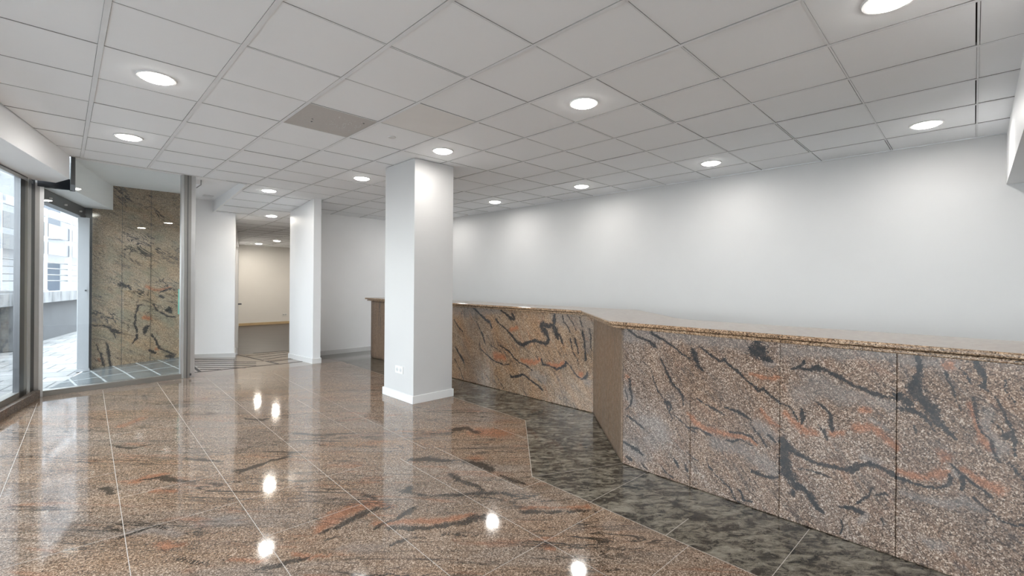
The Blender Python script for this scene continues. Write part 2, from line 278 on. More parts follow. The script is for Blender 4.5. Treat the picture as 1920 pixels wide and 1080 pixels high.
def glass(name, tint=(.97, .99, .985), mx=.0):
    m, nt, out = mat(name)
    t = N(nt, 'ShaderNodeBsdfTransparent'); t.inputs[0].default_value = (*tint, 1)
    g = N(nt, 'ShaderNodeBsdfGlossy', Roughness=.0)
    ge = nt.nodes.new('ShaderNodeNewGeometry'); vm = N(nt, 'ShaderNodeVectorMath', operation='DOT_PRODUCT')
    L(nt, ge.outputs['Incoming'], vm.inputs[0]); L(nt, ge.outputs['Normal'], vm.inputs[1])
    k = mth(nt, 'POWER', mth(nt, 'SUBTRACT', 1., mth(nt, 'ABSOLUTE', vm.outputs['Value'])), 5.)
    fac = mth(nt, 'ADD', mth(nt, 'MULTIPLY', k, .9), .03 + mx, True)
    s = N(nt, 'ShaderNodeMixShader'); L(nt, fac, s.inputs[0]); L(nt, t.outputs[0], s.inputs[1]); L(nt, g.outputs[0], s.inputs[2])
    L(nt, s.outputs[0], out.inputs[0]); return m
def emit(name, col, strength):
    m, nt, out = mat(name)
    e = N(nt, 'ShaderNodeEmission', Strength=strength); e.inputs[0].default_value = (*col, 1)
    L(nt, e.outputs[0], out.inputs[0]); return m
def granite(name, rot, flow, base=((.050, .036, .028), (.155, .105, .080), (.255, .180, .140), (.50, .42, .36)),
            grey=(.165, .160, .158), orange=(.25, .118, .066), grain=190., vein_amt=.6, orange_amt=.35, grey_amt=.5,
            rough=.14, bump=0., vein_col=(.016, .017, .019), vs=1., spec=.5, vflow=None, wisp=.35, mark_amt=(1., 1., 1.), warm=.5):
    """multicoloured granite: crystal speckle, flowing grey and orange bands, black veins; the drawn marks come from the mesh"""
    m, nt, out = mat(name)
    p = N(nt, 'ShaderNodeBsdfPrincipled'); p.inputs['Specular IOR Level'].default_value = spec
    P = position(nt); W = position(nt, rot, flow)
    def vor(s):
        v = nt.nodes.new('ShaderNodeTexVoronoi'); v.inputs['Scale'].default_value = s; L(nt, P, v.inputs['Vector'])
        sp = nt.nodes.new('ShaderNodeSeparateColor'); L(nt, v.outputs['Color'], sp.inputs[0]); return sp.outputs
    a = vor(grain); b = vor(grain * .55)
    big = noise(nt, W, 1.3 * vs, 6, .62, .5)
    sel = mth(nt, 'ADD', mth(nt, 'MULTIPLY', a[0], .72), mth(nt, 'MULTIPLY', b[1], .28))
    sel = mth(nt, 'ADD', sel, mth(nt, 'MULTIPLY', mth(nt, 'SUBTRACT', big, .5), .35), True)
    speck = ramp(nt, sel, [(.10, base[0]), (.38, base[1]), (.66, base[2]), (.93, base[3])])
    wn = noise(nt, position(nt, rot, tuple(f * .9 for f in flow)), .9 * vs, 5, .6, .7)
    speck = mix(nt, mth(nt, 'MULTIPLY', ramp(nt, wn, [(.42, (0, 0, 0)), (.66, (1, 1, 1))]), warm), speck, mix(nt, 1., speck, (1.14, .92, .70), 'MULTIPLY'))
    gs = mix(nt, .55, grey, speck)
    at = N(nt, 'ShaderNodeAttribute', attribute_name='marks')
    sp = nt.nodes.new('ShaderNodeSeparateColor'); L(nt, at.outputs['Color'], sp.inputs[0])
    fine = mth(nt, 'SUBTRACT', mth(nt, 'ADD', mth(nt, 'MULTIPLY', noise(nt, P, 24., 6, .72), .7), mth(nt, 'MULTIPLY', a[2], .3)), .5)
    kmark = ramp(nt, mth(nt, 'ADD', sp.outputs[0], mth(nt, 'MULTIPLY', fine, 1.6), True), [(.40, (0, 0, 0)), (.56, (1, 1, 1))])
    omark = ramp(nt, mth(nt, 'ADD', sp.outputs[1], mth(nt, 'MULTIPLY', fine, 1.3), True), [(.36, (0, 0, 0)), (.85, (1, 1, 1))])
    gmark = ramp(nt, mth(nt, 'ADD', sp.outputs[2], mth(nt, 'MULTIPLY', fine, .8), True), [(.20, (0, 0, 0)), (.80, (1, 1, 1))])
    gn = noise(nt, W, 2.1 * vs, 6, .6, .8)
    gfac = ramp(nt, gn, [(.50, (0, 0, 0)), (.68, (1, 1, 1))])
    gfac = mth(nt, 'MAXIMUM', mth(nt, 'MULTIPLY', gfac, grey_amt), mth(nt, 'MULTIPLY', gmark, .8 * mark_amt[2]))
    col = mix(nt, gfac, speck, gs)
    on = noise(nt, position(nt, rot, tuple(f * 1.13 for f in flow)), 2.6 * vs, 5, .6, 1.0)
    ofac = ramp(nt, on, [(.57, (0, 0, 0)), (.72, (1, 1, 1))])
    ofac = mth(nt, 'MAXIMUM', mth(nt, 'MULTIPLY', ofac, orange_amt), mth(nt, 'MULTIPLY', omark, mark_amt[1]))
    ocol = mix(nt, .55, orange, mix(nt, 1., speck, (1.25, .68, .48), 'MULTIPLY'))
    col = mix(nt, ofac, col, ocol)
    v1 = noise(nt, position(nt, rot, vflow or flow), 2.6 * vs, 8, .66, 1.2)
    v2 = noise(nt, W, 1.5 * vs, 4, .6, .4)
    line = mth(nt, 'ABSOLUTE', mth(nt, 'SUBTRACT', v1, .5))
    vm = ramp(nt, v2, [(.44, (0, 0, 0)), (.64, (1, 1, 1))])
    vf = ramp(nt, mth(nt, 'SUBTRACT', line, mth(nt, 'MULTIPLY', vm, .012)), [(.0, (1, 1, 1)), (.014, (0, 0, 0))])
    vf = mth(nt, 'MULTIPLY', mth(nt, 'MULTIPLY', vf, mth(nt, 'ADD', mth(nt, 'MULTIPLY', vm, .8), .2)), vein_amt)
    # fine smoky wisps that follow the flow
    v3 = noise(nt, position(nt, rot, tuple(f * q for f, q in zip(vflow or flow, (.8, 1.6, 1.6)))), 5.2 * vs, 7, .7, .6)
    wf = mth(nt, 'MULTIPLY', ramp(nt, v3, [(.56, (0, 0, 0)), (.70, (1, 1, 1))]), wisp)
    col = mix(nt, wf, col, tuple(c * 2.2 for c in vein_col))
    hl = ramp(nt, noise(nt, P, 60., 3), [(.35, (.55, .55, .55)), (.65, (1, 1, 1))])
    kf = mth(nt, 'MAXIMUM', vf, mth(nt, 'MULTIPLY', kmark, mth(nt, 'MULTIPLY', mth(nt, 'ADD', mth(nt, 'MULTIPLY', hl, .35), .65), mark_amt[0])), True)
    col = mix(nt, kf, col, vein_col)
    L(nt, col, p.inputs['Base Color'])
    rn = noise(nt, P, 25., 3)
    L(nt, ramp(nt, rn, [(.3, (rough * .8,) * 3), (.7, (rough * 1.25,) * 3)]), p.inputs['Roughness'])
    if bump:
        bp = N(nt, 'ShaderNodeBump', Strength=bump, Distance=.01); L(nt, noise(nt, P, 5., 2), bp.inputs['Height']); L(nt, bp.outputs[0], p.inputs['Normal'])
    L(nt, p.outputs[0], out.inputs[0]); return m

WALLR = simple('long wall white toned for light', (.595, .59, .585), .55, var=.01)  # the room's white, darkened to offset the bright light on this wall
FINW = simple('partition white toned for light', (.72, .72, .725), .5, var=.01)  # same white, darkened a little against the light on the partition
PILLARW = simple('pillar white toned for light', (.53, .525, .52), .5, var=.01)  # same white, darkened most to hold down the light on the pillar
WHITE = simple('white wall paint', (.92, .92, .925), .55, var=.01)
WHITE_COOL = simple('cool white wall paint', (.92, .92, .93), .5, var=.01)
WARM = simple('warm white wall paint', (.78, .76, .72), .6, var=.01)
TRIM = simple('white skirting enamel', (.70, .70, .695), .35, var=.01)
TILE = simple('white mineral ceiling tile', (.93, .945, .965), .8, var=.015, vscale=2.)
TILE_BEIGE = simple('shaded beige ceiling tile', (.85, .835, .82), .8, var=.02)  # beige tone stands in for the shading across one white tile
TILE_GREY = simple('grey ceiling tile', (.55, .525, .505), .75, var=.03, vscale=40.)
GRID = simple('painted ceiling grid', (.84, .855, .875), .5, var=.03, vscale=8.)
EDGE_SHADE = simple('shade grey for ceiling joints', (.27, .27, .265), .9, var=.1)
VOID = simple('dark ceiling void', (.05, .05, .05), .9)
ALU = brushed('worn aluminium', (.42, .41, .39), .34)
ALU_DARK = brushed('dark aluminium', (.16, .165, .175), .35)
ALU_H = brushed('worn aluminium rail', (.36, .34, .31), .4, False)
ALU_LIGHT = brushed('bright aluminium', (.75, .75, .75), .3)
GLASS = glass('clear shop glass')
SHUTTER = simple('dark grey painted shutter', (.075, .078, .082), .45, var=.1)
DARKM = simple('black lacquer', (.02, .022, .025), .2)
PLASTIC = simple('white socket plastic', (.82, .82, .80), .35, var=.01)
HOLE = simple('grey socket recess', (.55, .55, .55), .5)
GREEN = simple('green reflection tint', (.10, .32, .24), .4)
GAP = simple('dark joint filler', (.03, .03, .032), .5)
GROUT = simple('pale grout', (.36, .32, .28), .5, var=.15, vscale=30.)
DIAG = (0, 0, math.radians(44.7))          # floor flow runs along the room diagonal
BROWN = ((.044, .031, .023), (.135, .094, .067), (.230, .166, .122), (.44, .36, .295))
FLOORM = granite('brown granite floor', DIAG, (.5, 2.0, 1.), grain=230., vein_amt=.9, orange_amt=.6, grey_amt=.45, rough=.065, bump=.015, vs=1.1,
                 vflow=(.32, 2.2, 1.), wisp=.75, mark_amt=(.9, .75, .9), base=BROWN, vein_col=(.020, .017, .014), warm=.6)
RAMPM = granite('brown granite ramp', DIAG, (.5, 2.0, 1.), grain=230., vein_amt=.5, orange_amt=.5, grey_amt=.3, rough=.1, vs=1.1, vflow=(.32, 2.2, 1.), base=BROWN)
def border_stone():
    m, nt, out = mat('dark mottled granite border')
    p = N(nt, 'ShaderNodeBsdfPrincipled', Roughness=.09)
    n1 = noise(nt, position(nt, DIAG, (.75, 1.5, 1.)), 15., 7, .74, .8); n2 = noise(nt, position(nt, DIAG, (.6, 1.6, 1.)), 6., 5, .6, .5)
    n3 = noise(nt, position(nt), 190., 2)
    v = mth(nt, 'ADD', mth(nt, 'ADD', mth(nt, 'MULTIPLY', n1, .72), mth(nt, 'MULTIPLY', n2, .34)), mth(nt, 'MULTIPLY', mth(nt, 'SUBTRACT', n3, .5), .16))
    L(nt, ramp(nt, v, [(.40, (.010, .009, .008)), (.49, (.036, .031, .024)), (.55, (.120, .106, .082)), (.66, (.23, .205, .165))]), p.inputs['Base Color'])
    L(nt, p.outputs[0], out.inputs[0]); return m
DARKG = border_stone()
PINKB = ((.030, .021, .016), (.112, .076, .057), (.190, .134, .103), (.44, .365, .31))
FRONTM = granite('speckled granite front', (math.radians(-48), 0, 0), (1., .7, 1.9), vein_amt=.6, orange_amt=.25, grey_amt=.25, vs=1.5, rough=.2, vflow=(1., .4, 2.0), wisp=.5, grain=210., mark_amt=(1., .8, 1.), base=PINKB)
LEFTM = granite('warm granite front', (math.radians(-52), 0, 0), (1., .7, 1.9), vein_amt=.6, orange_amt=.35, grey_amt=.2, vs=1.8, rough=.2, vflow=(1., .4, 2.0), wisp=.8, grain=230.,
                base=((.036, .024, .016), (.150, .096, .058), (.250, .166, .106), (.44, .345, .26)), warm=.8)
KNEEM = granite('brown streaked granite', (0, 0, 0), (2.4, 2.4, .35), vein_amt=.7, orange_amt=.15, grey_amt=.1, vs=2.2, rough=.35, spec=.3, grain=240., vflow=(1.5, 1.5, .10), wisp=.95,
                base=((.062, .042, .029), (.130, .090, .063), (.185, .129, .092), (.27, .20, .148)))
TOPM = granite('polished granite top', (0, 0, 0), (2.2, .5, 1.), vein_amt=.25, orange_amt=.4, grey_amt=.1, vs=1.5, rough=.14,
               base=((.040, .026, .017), (.17, .112, .070), (.30, .205, .135), (.48, .37, .27)))
MARBLEM = granite('green brown granite cladding', (0, math.radians(-30), 0), (1., 1., 2.2), vein_amt=1., orange_amt=.25, grey_amt=.8, vs=1.15, rough=.06, grain=230., vflow=(.8, 1., 2.2), wisp=.9,
                  base=((.085, .064, .043), (.215, .160, .108), (.325, .250, .175), (.47, .38, .28)), grey=(.14, .158, .118))
KERBM = granite('granite kerb', (0, 0, 0), (3., 3., .5), vein_amt=.8, grey_amt=.6, rough=.55, vs=2.5, spec=.3, wisp=.8, base=((.05, .04, .034), (.13, .105, .09), (.20, .165, .14), (.3, .26, .22)))
def wood_floor():
    m, nt, out = mat('dark wood floor')
    p = N(nt, 'ShaderNodeBsdfPrincipled', Roughness=.36)
    n = noise(nt, position(nt, (0, 0, math.radians(44)), (.6, 7, 1)), 2.2, 7, .65)
    L(nt, ramp(nt, n, [(.3, (.030, .022, .019)), (.5, (.055, .042, .037)), (.72, (.080, .062, .054))]), p.inputs['Base Color'])
    L(nt, p.outputs[0], out.inputs[0]); return m
WOODF = wood_floor()
PINE = simple('pale wood skirting', (.55, .41, .24), .5, var=.08, vscale=6.)
def paving():
    m, nt, out = mat('outdoor paving slabs')
    p = N(nt, 'ShaderNodeBsdfPrincipled', Roughness=.75)
    b = nt.nodes.new('ShaderNodeTexBrick'); b.inputs['Scale'].default_value = 1.
    b.inputs['Color1'].default_value = (.24, .235, .225, 1); b.inputs['Color2'].default_value = (.30, .29, .28, 1)
    b.inputs['Mortar'].default_value = (.09, .087, .083, 1); b.inputs['Mortar Size'].default_value = .012
    b.inputs['Brick Width'].default_value = .42; b.inputs['Row Height'].default_value = .42
    L(nt, position(nt, (0, 0, math.radians(13.8))), b.inputs['Vector'])
    n = noise(nt, position(nt), 1.4, 6)
    L(nt, mix(nt, 1., b.outputs[0], ramp(nt, n, [(.35, (.62, .62, .62)), (.65, (1, 1, 1))]), 'MULTIPLY'), p.inputs['Base Color'])
    L(nt, p.outputs[0], out.inputs[0]); return m
PAVE = paving()
PARAPET = simple('grey painted parapet', (.06, .062, .066), .8, var=.15, vscale=4.)
def slate():
    m, nt, out = mat('grey slate tiles')
    p = N(nt, 'ShaderNodeBsdfPrincipled', Roughness=.22)
    b = nt.nodes.new('ShaderNodeTexBrick'); b.offset = 0.
    b.inputs['Color1'].default_value = (.10, .11, .11, 1); b.inputs['Color2'].default_value = (.15, .16, .16, 1)
    b.inputs['Mortar'].default_value = (.42, .44, .43, 1); b.inputs['Mortar Size'].default_value = .012
    b.inputs['Brick Width'].default_value = .28; b.inputs['Row Height'].default_value = .6; b.inputs['Scale'].default_value = 1.
    L(nt, position(nt, (0, 0, math.radians(-5))), b.inputs['Vector'])
    n = noise(nt, position(nt, (0, 0, .4), (1, 4, 1)), 4, 6)
    L(nt, mix(nt, 1., b.outputs[0], ramp(nt, n, [(.35, (.6, .6, .6)), (.65, (1.2, 1.2, 1.2))]), 'MULTIPLY'), p.inputs['Base Color'])
    L(nt, p.outputs[0], out.inputs[0]); return m
SLATE = slate()
def render_wall():
    m, nt, out = mat('weathered white render')
    p = N(nt, 'ShaderNodeBsdfPrincipled', Roughness=.85)
    n = noise(nt, position(nt, scale=(1, 1, .35)), 3., 8, .65)
    L(nt, ramp(nt, n, [(.32, (.05, .05, .05)), (.45, (.15, .15, .15)), (.6, (.20, .20, .20))]), p.inputs['Base Color'])
    L(nt, p.outputs[0], out.inputs[0]); return m
RENDERW = render_wall()
GREYW = simple('grey painted render', (.33, .335, .34), .8, var=.12, vscale=4.)
OUTWHITE = simple('white outdoor metal', (.32, .33, .345), .5, var=.02)
OUTGREY = simple('grey louver board', (.055, .060, .066), .5, var=.08)
OUTBLUE = simple('dark blue louver board', (.018, .022, .032), .4, var=.1)
RAIL = simple('dark grey rail', (.045, .047, .05), .4)
PALE = simple('pale building render', (.20, .207, .218), .8, var=.04)
DARKGLASS = simple('dark window glass', (.05, .06, .075), .08)
LAMP = emit('lit lamp diffuser', (1., .97, .92), 26.)

# ------------------------------------------------------------------ helpers
def link(name, me, mats, parent=None):
    o = bpy.data.objects.new(name, me)
    for m in (mats if isinstance(mats, (list, tuple)) else [mats]): me.materials.append(m)
    C.objects.link(o)
    if parent is not None: o.parent = parent
    return o
def tag(o, label=None, cat=None, group=None, kind=None):
    if label: o['label'] = label
    if cat: o['category'] = cat
    if group: o['group'] = group
    if kind: o['kind'] = kind
    return o
def struct(o): o['kind'] = 'structure'; return o
def empty(name, loc, label, cat, group=None, rz=0.):
    o = bpy.data.objects.new(name, None); C.objects.link(o); o.location = loc; o.rotation_euler = (0, 0, rz)
    o.empty_display_size = .1
    return tag(o, label, cat, group)
class MB:
    """collects shapes (local coordinates) and links them as one mesh object"""
    def __init__(s): s.v = []; s.f = []; s.mi = []; s.m = 0
    def add(s, v, f):
        k = len(s.v); s.v += [tuple(p) for p in v]; s.f += [tuple(i + k for i in q) for q in f]; s.mi += [s.m] * len(f); return s
    def prism(s, poly, z0, z1):
        n = len(poly); a = sum(poly[i][0] * poly[(i + 1) % n][1] - poly[(i + 1) % n][0] * poly[i][1] for i in range(n))
        if a < 0: poly = poly[::-1]
        zb = z0 if callable(z0) else (lambda x, y: z0); zt = z1 if callable(z1) else (lambda x, y: z1)
        v = [(x, y, zb(x, y)) for x, y in poly] + [(x, y, zt(x, y)) for x, y in poly]
        return s.add(v, [tuple(range(n))[::-1], tuple(range(n, 2 * n))] + [(i, (i + 1) % n, n + (i + 1) % n, n + i) for i in range(n)])
    def box(s, x0, x1, y0, y1, z0, z1): return s.prism([(x0, y0), (x1, y0), (x1, y1), (x0, y1)], z0, z1)
    def wall(s, p, q, t, z0, z1):
        """upright slab from p to q, thickness t to the left of the walk"""
        dx, dy = q[0] - p[0], q[1] - p[1]; l = math.hypot(dx, dy); nx, ny = -dy / l * t, dx / l * t
        return s.prism([p, q, (q[0] + nx, q[1] + ny), (p[0] + nx, p[1] + ny)], z0, z1)
    def cyl(s, x, y, z0, z1, r, n=24, r2=None):
        r2 = r if r2 is None else r2
        v = [(x + r * math.cos(2 * PI * i / n), y + r * math.sin(2 * PI * i / n), z0) for i in range(n)] + [(x + r2 * math.cos(2 * PI * i / n), y + r2 * math.sin(2 * PI * i / n), z1) for i in range(n)]
        return s.add(v, [tuple(range(n))[::-1], tuple(range(n, 2 * n))] + [(i, (i + 1) % n, n + (i + 1) % n, n + i) for i in range(n)])
    def ring(s, z0, z1, ri, ro, n=40):
        v = []
        for r, z in ((ri, z1), (ri, z0), (ro - .006, z0), (ro, z1)):
            v += [(r * math.cos(2 * PI * i / n), r * math.sin(2 * PI * i / n), z) for i in range(n)]
        f = []
        for k in range(4):
            for i in range(n): f.append((k * n + i, ((k + 1) % 4) * n + i, ((k + 1) % 4) * n + (i + 1) % n, k * n + (i + 1) % n))
        return s.add(v, f)
    def rod(s, p, q, r, n=10):
        p, q = Vector(p), Vector(q); d = (q - p).normalized(); a = d.orthogonal().normalized(); b = d.cross(a)
        v = [p + a * r * math.cos(2 * PI * i / n) + b * r * math.sin(2 * PI * i / n) for i in range(n)] + [q + a * r * math.cos(2 * PI * i / n) + b * r * math.sin(2 * PI * i / n) for i in range(n)]
        return s.add(v, [tuple(range(n))[::-1], tuple(range(n, 2 * n))] + [(i, (i + 1) % n, n + (i + 1) % n, n + i) for i in range(n)])
    def build(s, name, mats, parent=None, origin=None, bevel=0.):
        """origin: world point the coordinates are moved to be relative to"""
        o3 = origin or (0, 0, 0)
        me = bpy.data.meshes.new(name)
        me.from_pydata([(x - o3[0], y - o3[1], z - o3[2]) for x, y, z in s.v], [], s.f)
        for p, i in zip(me.polygons, s.mi): p.material_index = i
        bm = bmesh.new(); bm.from_mesh(me); bmesh.ops.recalc_face_normals(bm, faces=bm.faces); bm.to_mesh(me); bm.free()
        o = link(name, me, mats, parent); o.location = o3 if parent is None else (0, 0, 0)
        if bevel:
            b = o.modifiers.new('bevel', 'BEVEL'); b.width = bevel; b.segments = 2; b.limit_method = 'ANGLE'
        return o
def clip(poly, conv):
    """polygon clipped to a convex counter-clockwise polygon"""
    for i in range(len(conv)):
        (ax, ay), (bx, by) = conv[i], conv[(i + 1) % len(conv)]
        out = []
        for j in range(len(poly)):
            p, q = poly[j], poly[(j + 1) % len(poly)]
            sp = (bx - ax) * (p[1] - ay) - (by - ay) * (p[0] - ax); sq = (bx - ax) * (q[1] - ay) - (by - ay) * (q[0] - ax)
            if sp >= 0: out.append(p)
            if (sp >= 0) != (sq >= 0):
                t = sp / (sp - sq); out.append((p[0] + (q[0] - p[0]) * t, p[1] + (q[1] - p[1]) * t))
        poly = out
        if len(poly) < 3: return []
    return poly
# smooth value noise for ragged edges of the drawn stone marks
_rs = np.random.RandomState(7); _lat = _rs.rand(64, 64)
def vnoise(x, y):
    xi = np.floor(x).astype(int); yi = np.floor(y).astype(int); fx = x - xi; fy = y - yi
    fx = fx * fx * (3 - 2 * fx); fy = fy * fy * (3 - 2 * fy)
    g = lambda i, j: _lat[i % 64, j % 64]
    return (g(xi, yi) * (1 - fx) + g(xi + 1, yi) * fx) * (1 - fy) + (g(xi, yi + 1) * (1 - fx) + g(xi + 1, yi + 1) * fx) * fy
def fbm(x, y, s):
    return (vnoise(x * s, y * s) + .5 * vnoise(x * s * 2.1 + 9, y * s * 2.1 + 3) + .25 * vnoise(x * s * 4.3 + 5, y * s * 4.3 + 7)) / 1.75 - .5
def stone_marks(A, B, marks, rag=.02, wide=1.):
    """per-vertex amounts of black, orange and grey stone from drawn vein lines"""
    out = np.zeros((len(A), 3)); a = A + rag * fbm(A, B, 14.) + .6 * rag * fbm(A, B, 50.); b = B + rag * fbm(A + 3.3, B + 1.7, 14.) + .6 * rag * fbm(A + 8, B, 50.)
    ww = 1. + 1.1 * fbm(A + 5.1, B, 30.)
    for k, pts in marks:
        ch = 'KOG'.index(k); feather = (1.5, 1.6, 1.6)[ch]
        for (x0, y0, w0), (x1, y1, w1) in zip(pts, pts[1:]):
            R = 2.6 * max(w0, w1) * wide + .05
            idx = np.nonzero((a > min(x0, x1) - R) & (a < max(x0, x1) + R) & (b > min(y0, y1) - R) & (b < max(y0, y1) + R))[0]
            if not len(idx): continue
            dx, dy = x1 - x0, y1 - y0; l2 = dx * dx + dy * dy + 1e-12
            t = np.clip(((a[idx] - x0) * dx + (b[idx] - y0) * dy) / l2, 0, 1)
            d = np.hypot(a[idx] - x0 - t * dx, b[idx] - y0 - t * dy)
            w = (w0 + (w1 - w0) * t) * wide * ww[idx]
            f = feather * w + .006
            out[idx, ch] = np.maximum(out[idx, ch], np.clip((w + .5 * f - d) / f, 0, 1))
    return out
def sheet(name, grid, marks_fn, m, parent=None):
    """grid: array rows x cols x 3 of points, linked as one smooth sheet with stone marks"""
    r, c = grid.shape[:2]; V = grid.reshape(-1, 3)
    i = np.arange(r * c).reshape(r, c)
    F = np.stack([i[:-1, :-1], i[:-1, 1:], i[1:, 1:], i[1:, :-1]], -1).reshape(-1, 4)
    me = bpy.data.meshes.new(name)
    me.vertices.add(len(V)); me.vertices.foreach_set('co', V.astype(np.float32).ravel())
    me.loops.add(F.size); me.loops.foreach_set('vertex_index', F.astype(np.int32).ravel())
    me.polygons.add(len(F)); me.polygons.foreach_set('loop_start', np.arange(0, F.size, 4, dtype=np.int32)); me.polygons.foreach_set('loop_total', np.full(len(F), 4, np.int32))
    me.update(calc_edges=True); me.validate()
    if marks_fn is not None:
        col = np.ones((len(V), 4), np.float32); col[:, :3] = marks_fn(V)
        at = me.color_attributes.new('marks', 'FLOAT_COLOR', 'POINT'); at.data.foreach_set('color', col.ravel())
    return link(name, me, m, parent)

# ------------------------------------------------------------------ room frame
TH = .0286; CT, ST = math.cos(TH), math.sin(TH)          # floor and counter are laid 1.6 degrees off the ceiling grid
def fr(x, y): return (x * CT + y * ST, -x * ST + y * CT)   # floor frame -> room frame
SL = .055
def slope_gain(x): return min(1., max(0., .19 + .764 * (x - 1.64)))
def zf(x, y): return -SL * min(3., max(0., y - 7.6)) * slope_gain(x)
def zc(x, y): return CEIL - SL * min(3., max(0., y - 7.6))
D1 = .2455                                                # shop front leans this much off the room axis
def front_x(y): return -.2 + D1 * (y - 7.63)              # inner face of the glazed front
G0, G1 = (-.2, 7.63), (1.19, 7.755)                       # inner glazed screen
def wall_x(y): return 6.08 - .0182 * y                    # right hand wall
BACK_Y = -3.6

# ------------------------------------------------------------------ floors
def brown_right(y):
    return 2.295 if y < 2.239 else (2.295 + (y - 2.239) * (3.187 - 2.295) / (3.208 - 2.239) if y < 3.208 else 3.187)
def brown_left(y):
    if y < 7.6: return front_x(y) - .0286 * y + .01
    return min(1.0, -.41 + (y - 7.6) / .13)
def rows(ys, fl, frr, n):
    g = np.zeros((len(ys), n, 3))
    for i, y in enumerate(ys):
        for j, x in enumerate(np.linspace(fl(y), frr(y), n)):
            X, Y = fr(x, y); g[i, j] = (X, Y, zf(X, Y))
    return g
ys = np.unique(np.concatenate([np.linspace(BACK_Y, .3, 40), np.arange(.3, 5., .016), np.linspace(5., 7.9, 120), [2.239, 3.208, 7.6]]))
def floor_marks(V):
    a = V[:, 0] * CT - V[:, 1] * ST; b = V[:, 0] * ST + V[:, 1] * CT
    return stone_marks(a, b, FLOOR_MARKS, .035)
struct(sheet('floor', rows(ys, brown_left, brown_right, 230), floor_marks, FLOORM))
yr = np.linspace(7.9, 9.0, 12)
struct(sheet('floor_by_partition', rows(yr, lambda y: 3.0 - .0286 * y + .03, lambda y: 3.187, 4), None, FLOORM))
yb = np.unique(np.concatenate([np.linspace(BACK_Y, 9.0, 60), [2.239, 3.208, 7.6]]))
struct(sheet('floor_border', rows(yb, brown_right, lambda y: 6.2, 14), None, DARKG))
g = np.zeros((18, 14, 3))
for i, y in enumerate(np.linspace(7.9, 10.7, 18)):
    for j, t in enumerate(np.linspace(0, 1, 14)):
        x0, x1 = 1.2 + .19 * (y - 7.75), (3.04 if y < 9.0 else 4.2)
        x = x0 + (x1 - x0) * t; X, Y = x + y * .0, y - .0286 * x; g[i, j] = (X, Y, zf(X, Y))
struct(sheet('floor_ramp', g, None, RAMPM))
mb = MB()
for a, b in (((2.3, 10.55), (8.2, 10.55)), ):
    mb.add([(2.0, 10.62, -.166), (8.2, 10.44, -.166), (8.2, 17.7, -.166), (2.0, 17.7, -.166)], [(0, 1, 2, 3)])
mb.add([(4.19, 8.9, -.165), (8.2, 8.9, -.165), (8.2, 10.45, -.166), (4.19, 10.57, -.166)], [(0, 1, 2, 3)])
struct(mb.build('floor_back_room', WOODF))
# pale grout lines, cut along the slab joints
mb = MB()
def joint(x0, y0, x1, y1, w=.0032, z=.0006):
    n = max(1, int(math.hypot(x1 - x0, y1 - y0) / .5))
    for k in range(n):
        pa = (x0 + (x1 - x0) * k / n, y0 + (y1 - y0) * k / n); pb = (x0 + (x1 - x0) * (k + 1) / n, y0 + (y1 - y0) * (k + 1) / n)
        dx, dy = pb[0] - pa[0], pb[1] - pa[1]; l = math.hypot(dx, dy); nx, ny = -dy / l * w / 2, dx / l * w / 2
        v = [fr(pa[0] - nx, pa[1] - ny), fr(pb[0] - nx, pb[1] - ny), fr(pb[0] + nx, pb[1] + ny), fr(pa[0] + nx, pa[1] + ny)]
        mb.add([(X, Y, zf(X, Y) + z) for X, Y in v], [(0, 1, 2, 3)])
for x, y0, y1 in ((-.385, BACK_Y, 7.2), (.157, BACK_Y, 7.55), (.697, BACK_Y, 7.65), (1.238, BACK_Y, 7.8), (1.775, BACK_Y, 3.15), (2.035, 3.2, 7.8), (1.775, 3.9, 5.5),
                  (2.11, 2.15, 3.2), (2.82, 2.82, 3.25), (2.3, BACK_Y, .7)):
    joint(x, y0, x, y1)
for y, x0, x1 in ((3.19, -.385, .69), (3.74, .157, .697), (3.2, .697, 1.5), (1.63, 1.24, 2.295), (2.15, 2.1, 2.295), (1.1, 1.775, 2.295), (2.12, -.385, .157), (1.6, .157, .697),
                  (2.66, .697, 1.238), (1.59, .697, 1.238), (4.26, -.385, .157), (4.8, .697, 1.238), (5.3, .157, .697), (5.9, 1.238, 2.035), (.56, 1.238, 1.775), (4.3, 1.238, 2.035), (6.4, .697, 1.238)):
    joint(x0, y, x1, y, .0028)
for x0, y0, x1, y1 in ((2.295, 1.736, 2.947, 1.736), (2.295, 1.23, 2.56, 1.23), (2.295, .722, 2.95, .722), (2.295, -.3, 2.95, -.3), (2.295, 2.239, 2.989, 1.945)):
    joint(x0, y0, x1, y1)
pts = [(2.295, BACK_Y), (2.295, 2.239), (3.187, 3.208), (3.187, 8.9)]
for p, q in zip(pts, pts[1:]): joint(*p, *q, .004)
struct(mb.build('floor_joints', GROUT))
# dark inlay strips across the ramp
def strip_obj(name, p, q, w, label, group, h=.003):
    n = max(2, int(math.hypot(q[0] - p[0], q[1] - p[1]) / .12)); m_ = MB()
    dx, dy = q[0] - p[0], q[1] - p[1]; l = math.hypot(dx, dy); nx, ny = -dy / l * w / 2, dx / l * w / 2
    v = []
    for k in range(n + 1):
        x, y = p[0] + dx * k / n, p[1] + dy * k / n
        for s, hh in ((-1, 0), (-1, h), (1, h), (1, 0)): v.append((x + s * nx, y + s * ny, zf(x + s * nx, y + s * ny) + hh + .0006))
    f = [(4 * k + j, 4 * k + j + 1, 4 * k + 5 + j, 4 * k + 4 + j) for k in range(n) for j in range(3)] + [(0, 1, 2, 3), (4 * n, 4 * n + 3, 4 * n + 2, 4 * n + 1)]
    o = m_.add(v, f).build(name, GAP, origin=(p[0], p[1], zf(*p)))
    return tag(o, label, 'strip', group)
ordn = ['first', 'second', 'third', 'fourth', 'fifth', 'sixth', 'seventh', 'eighth']
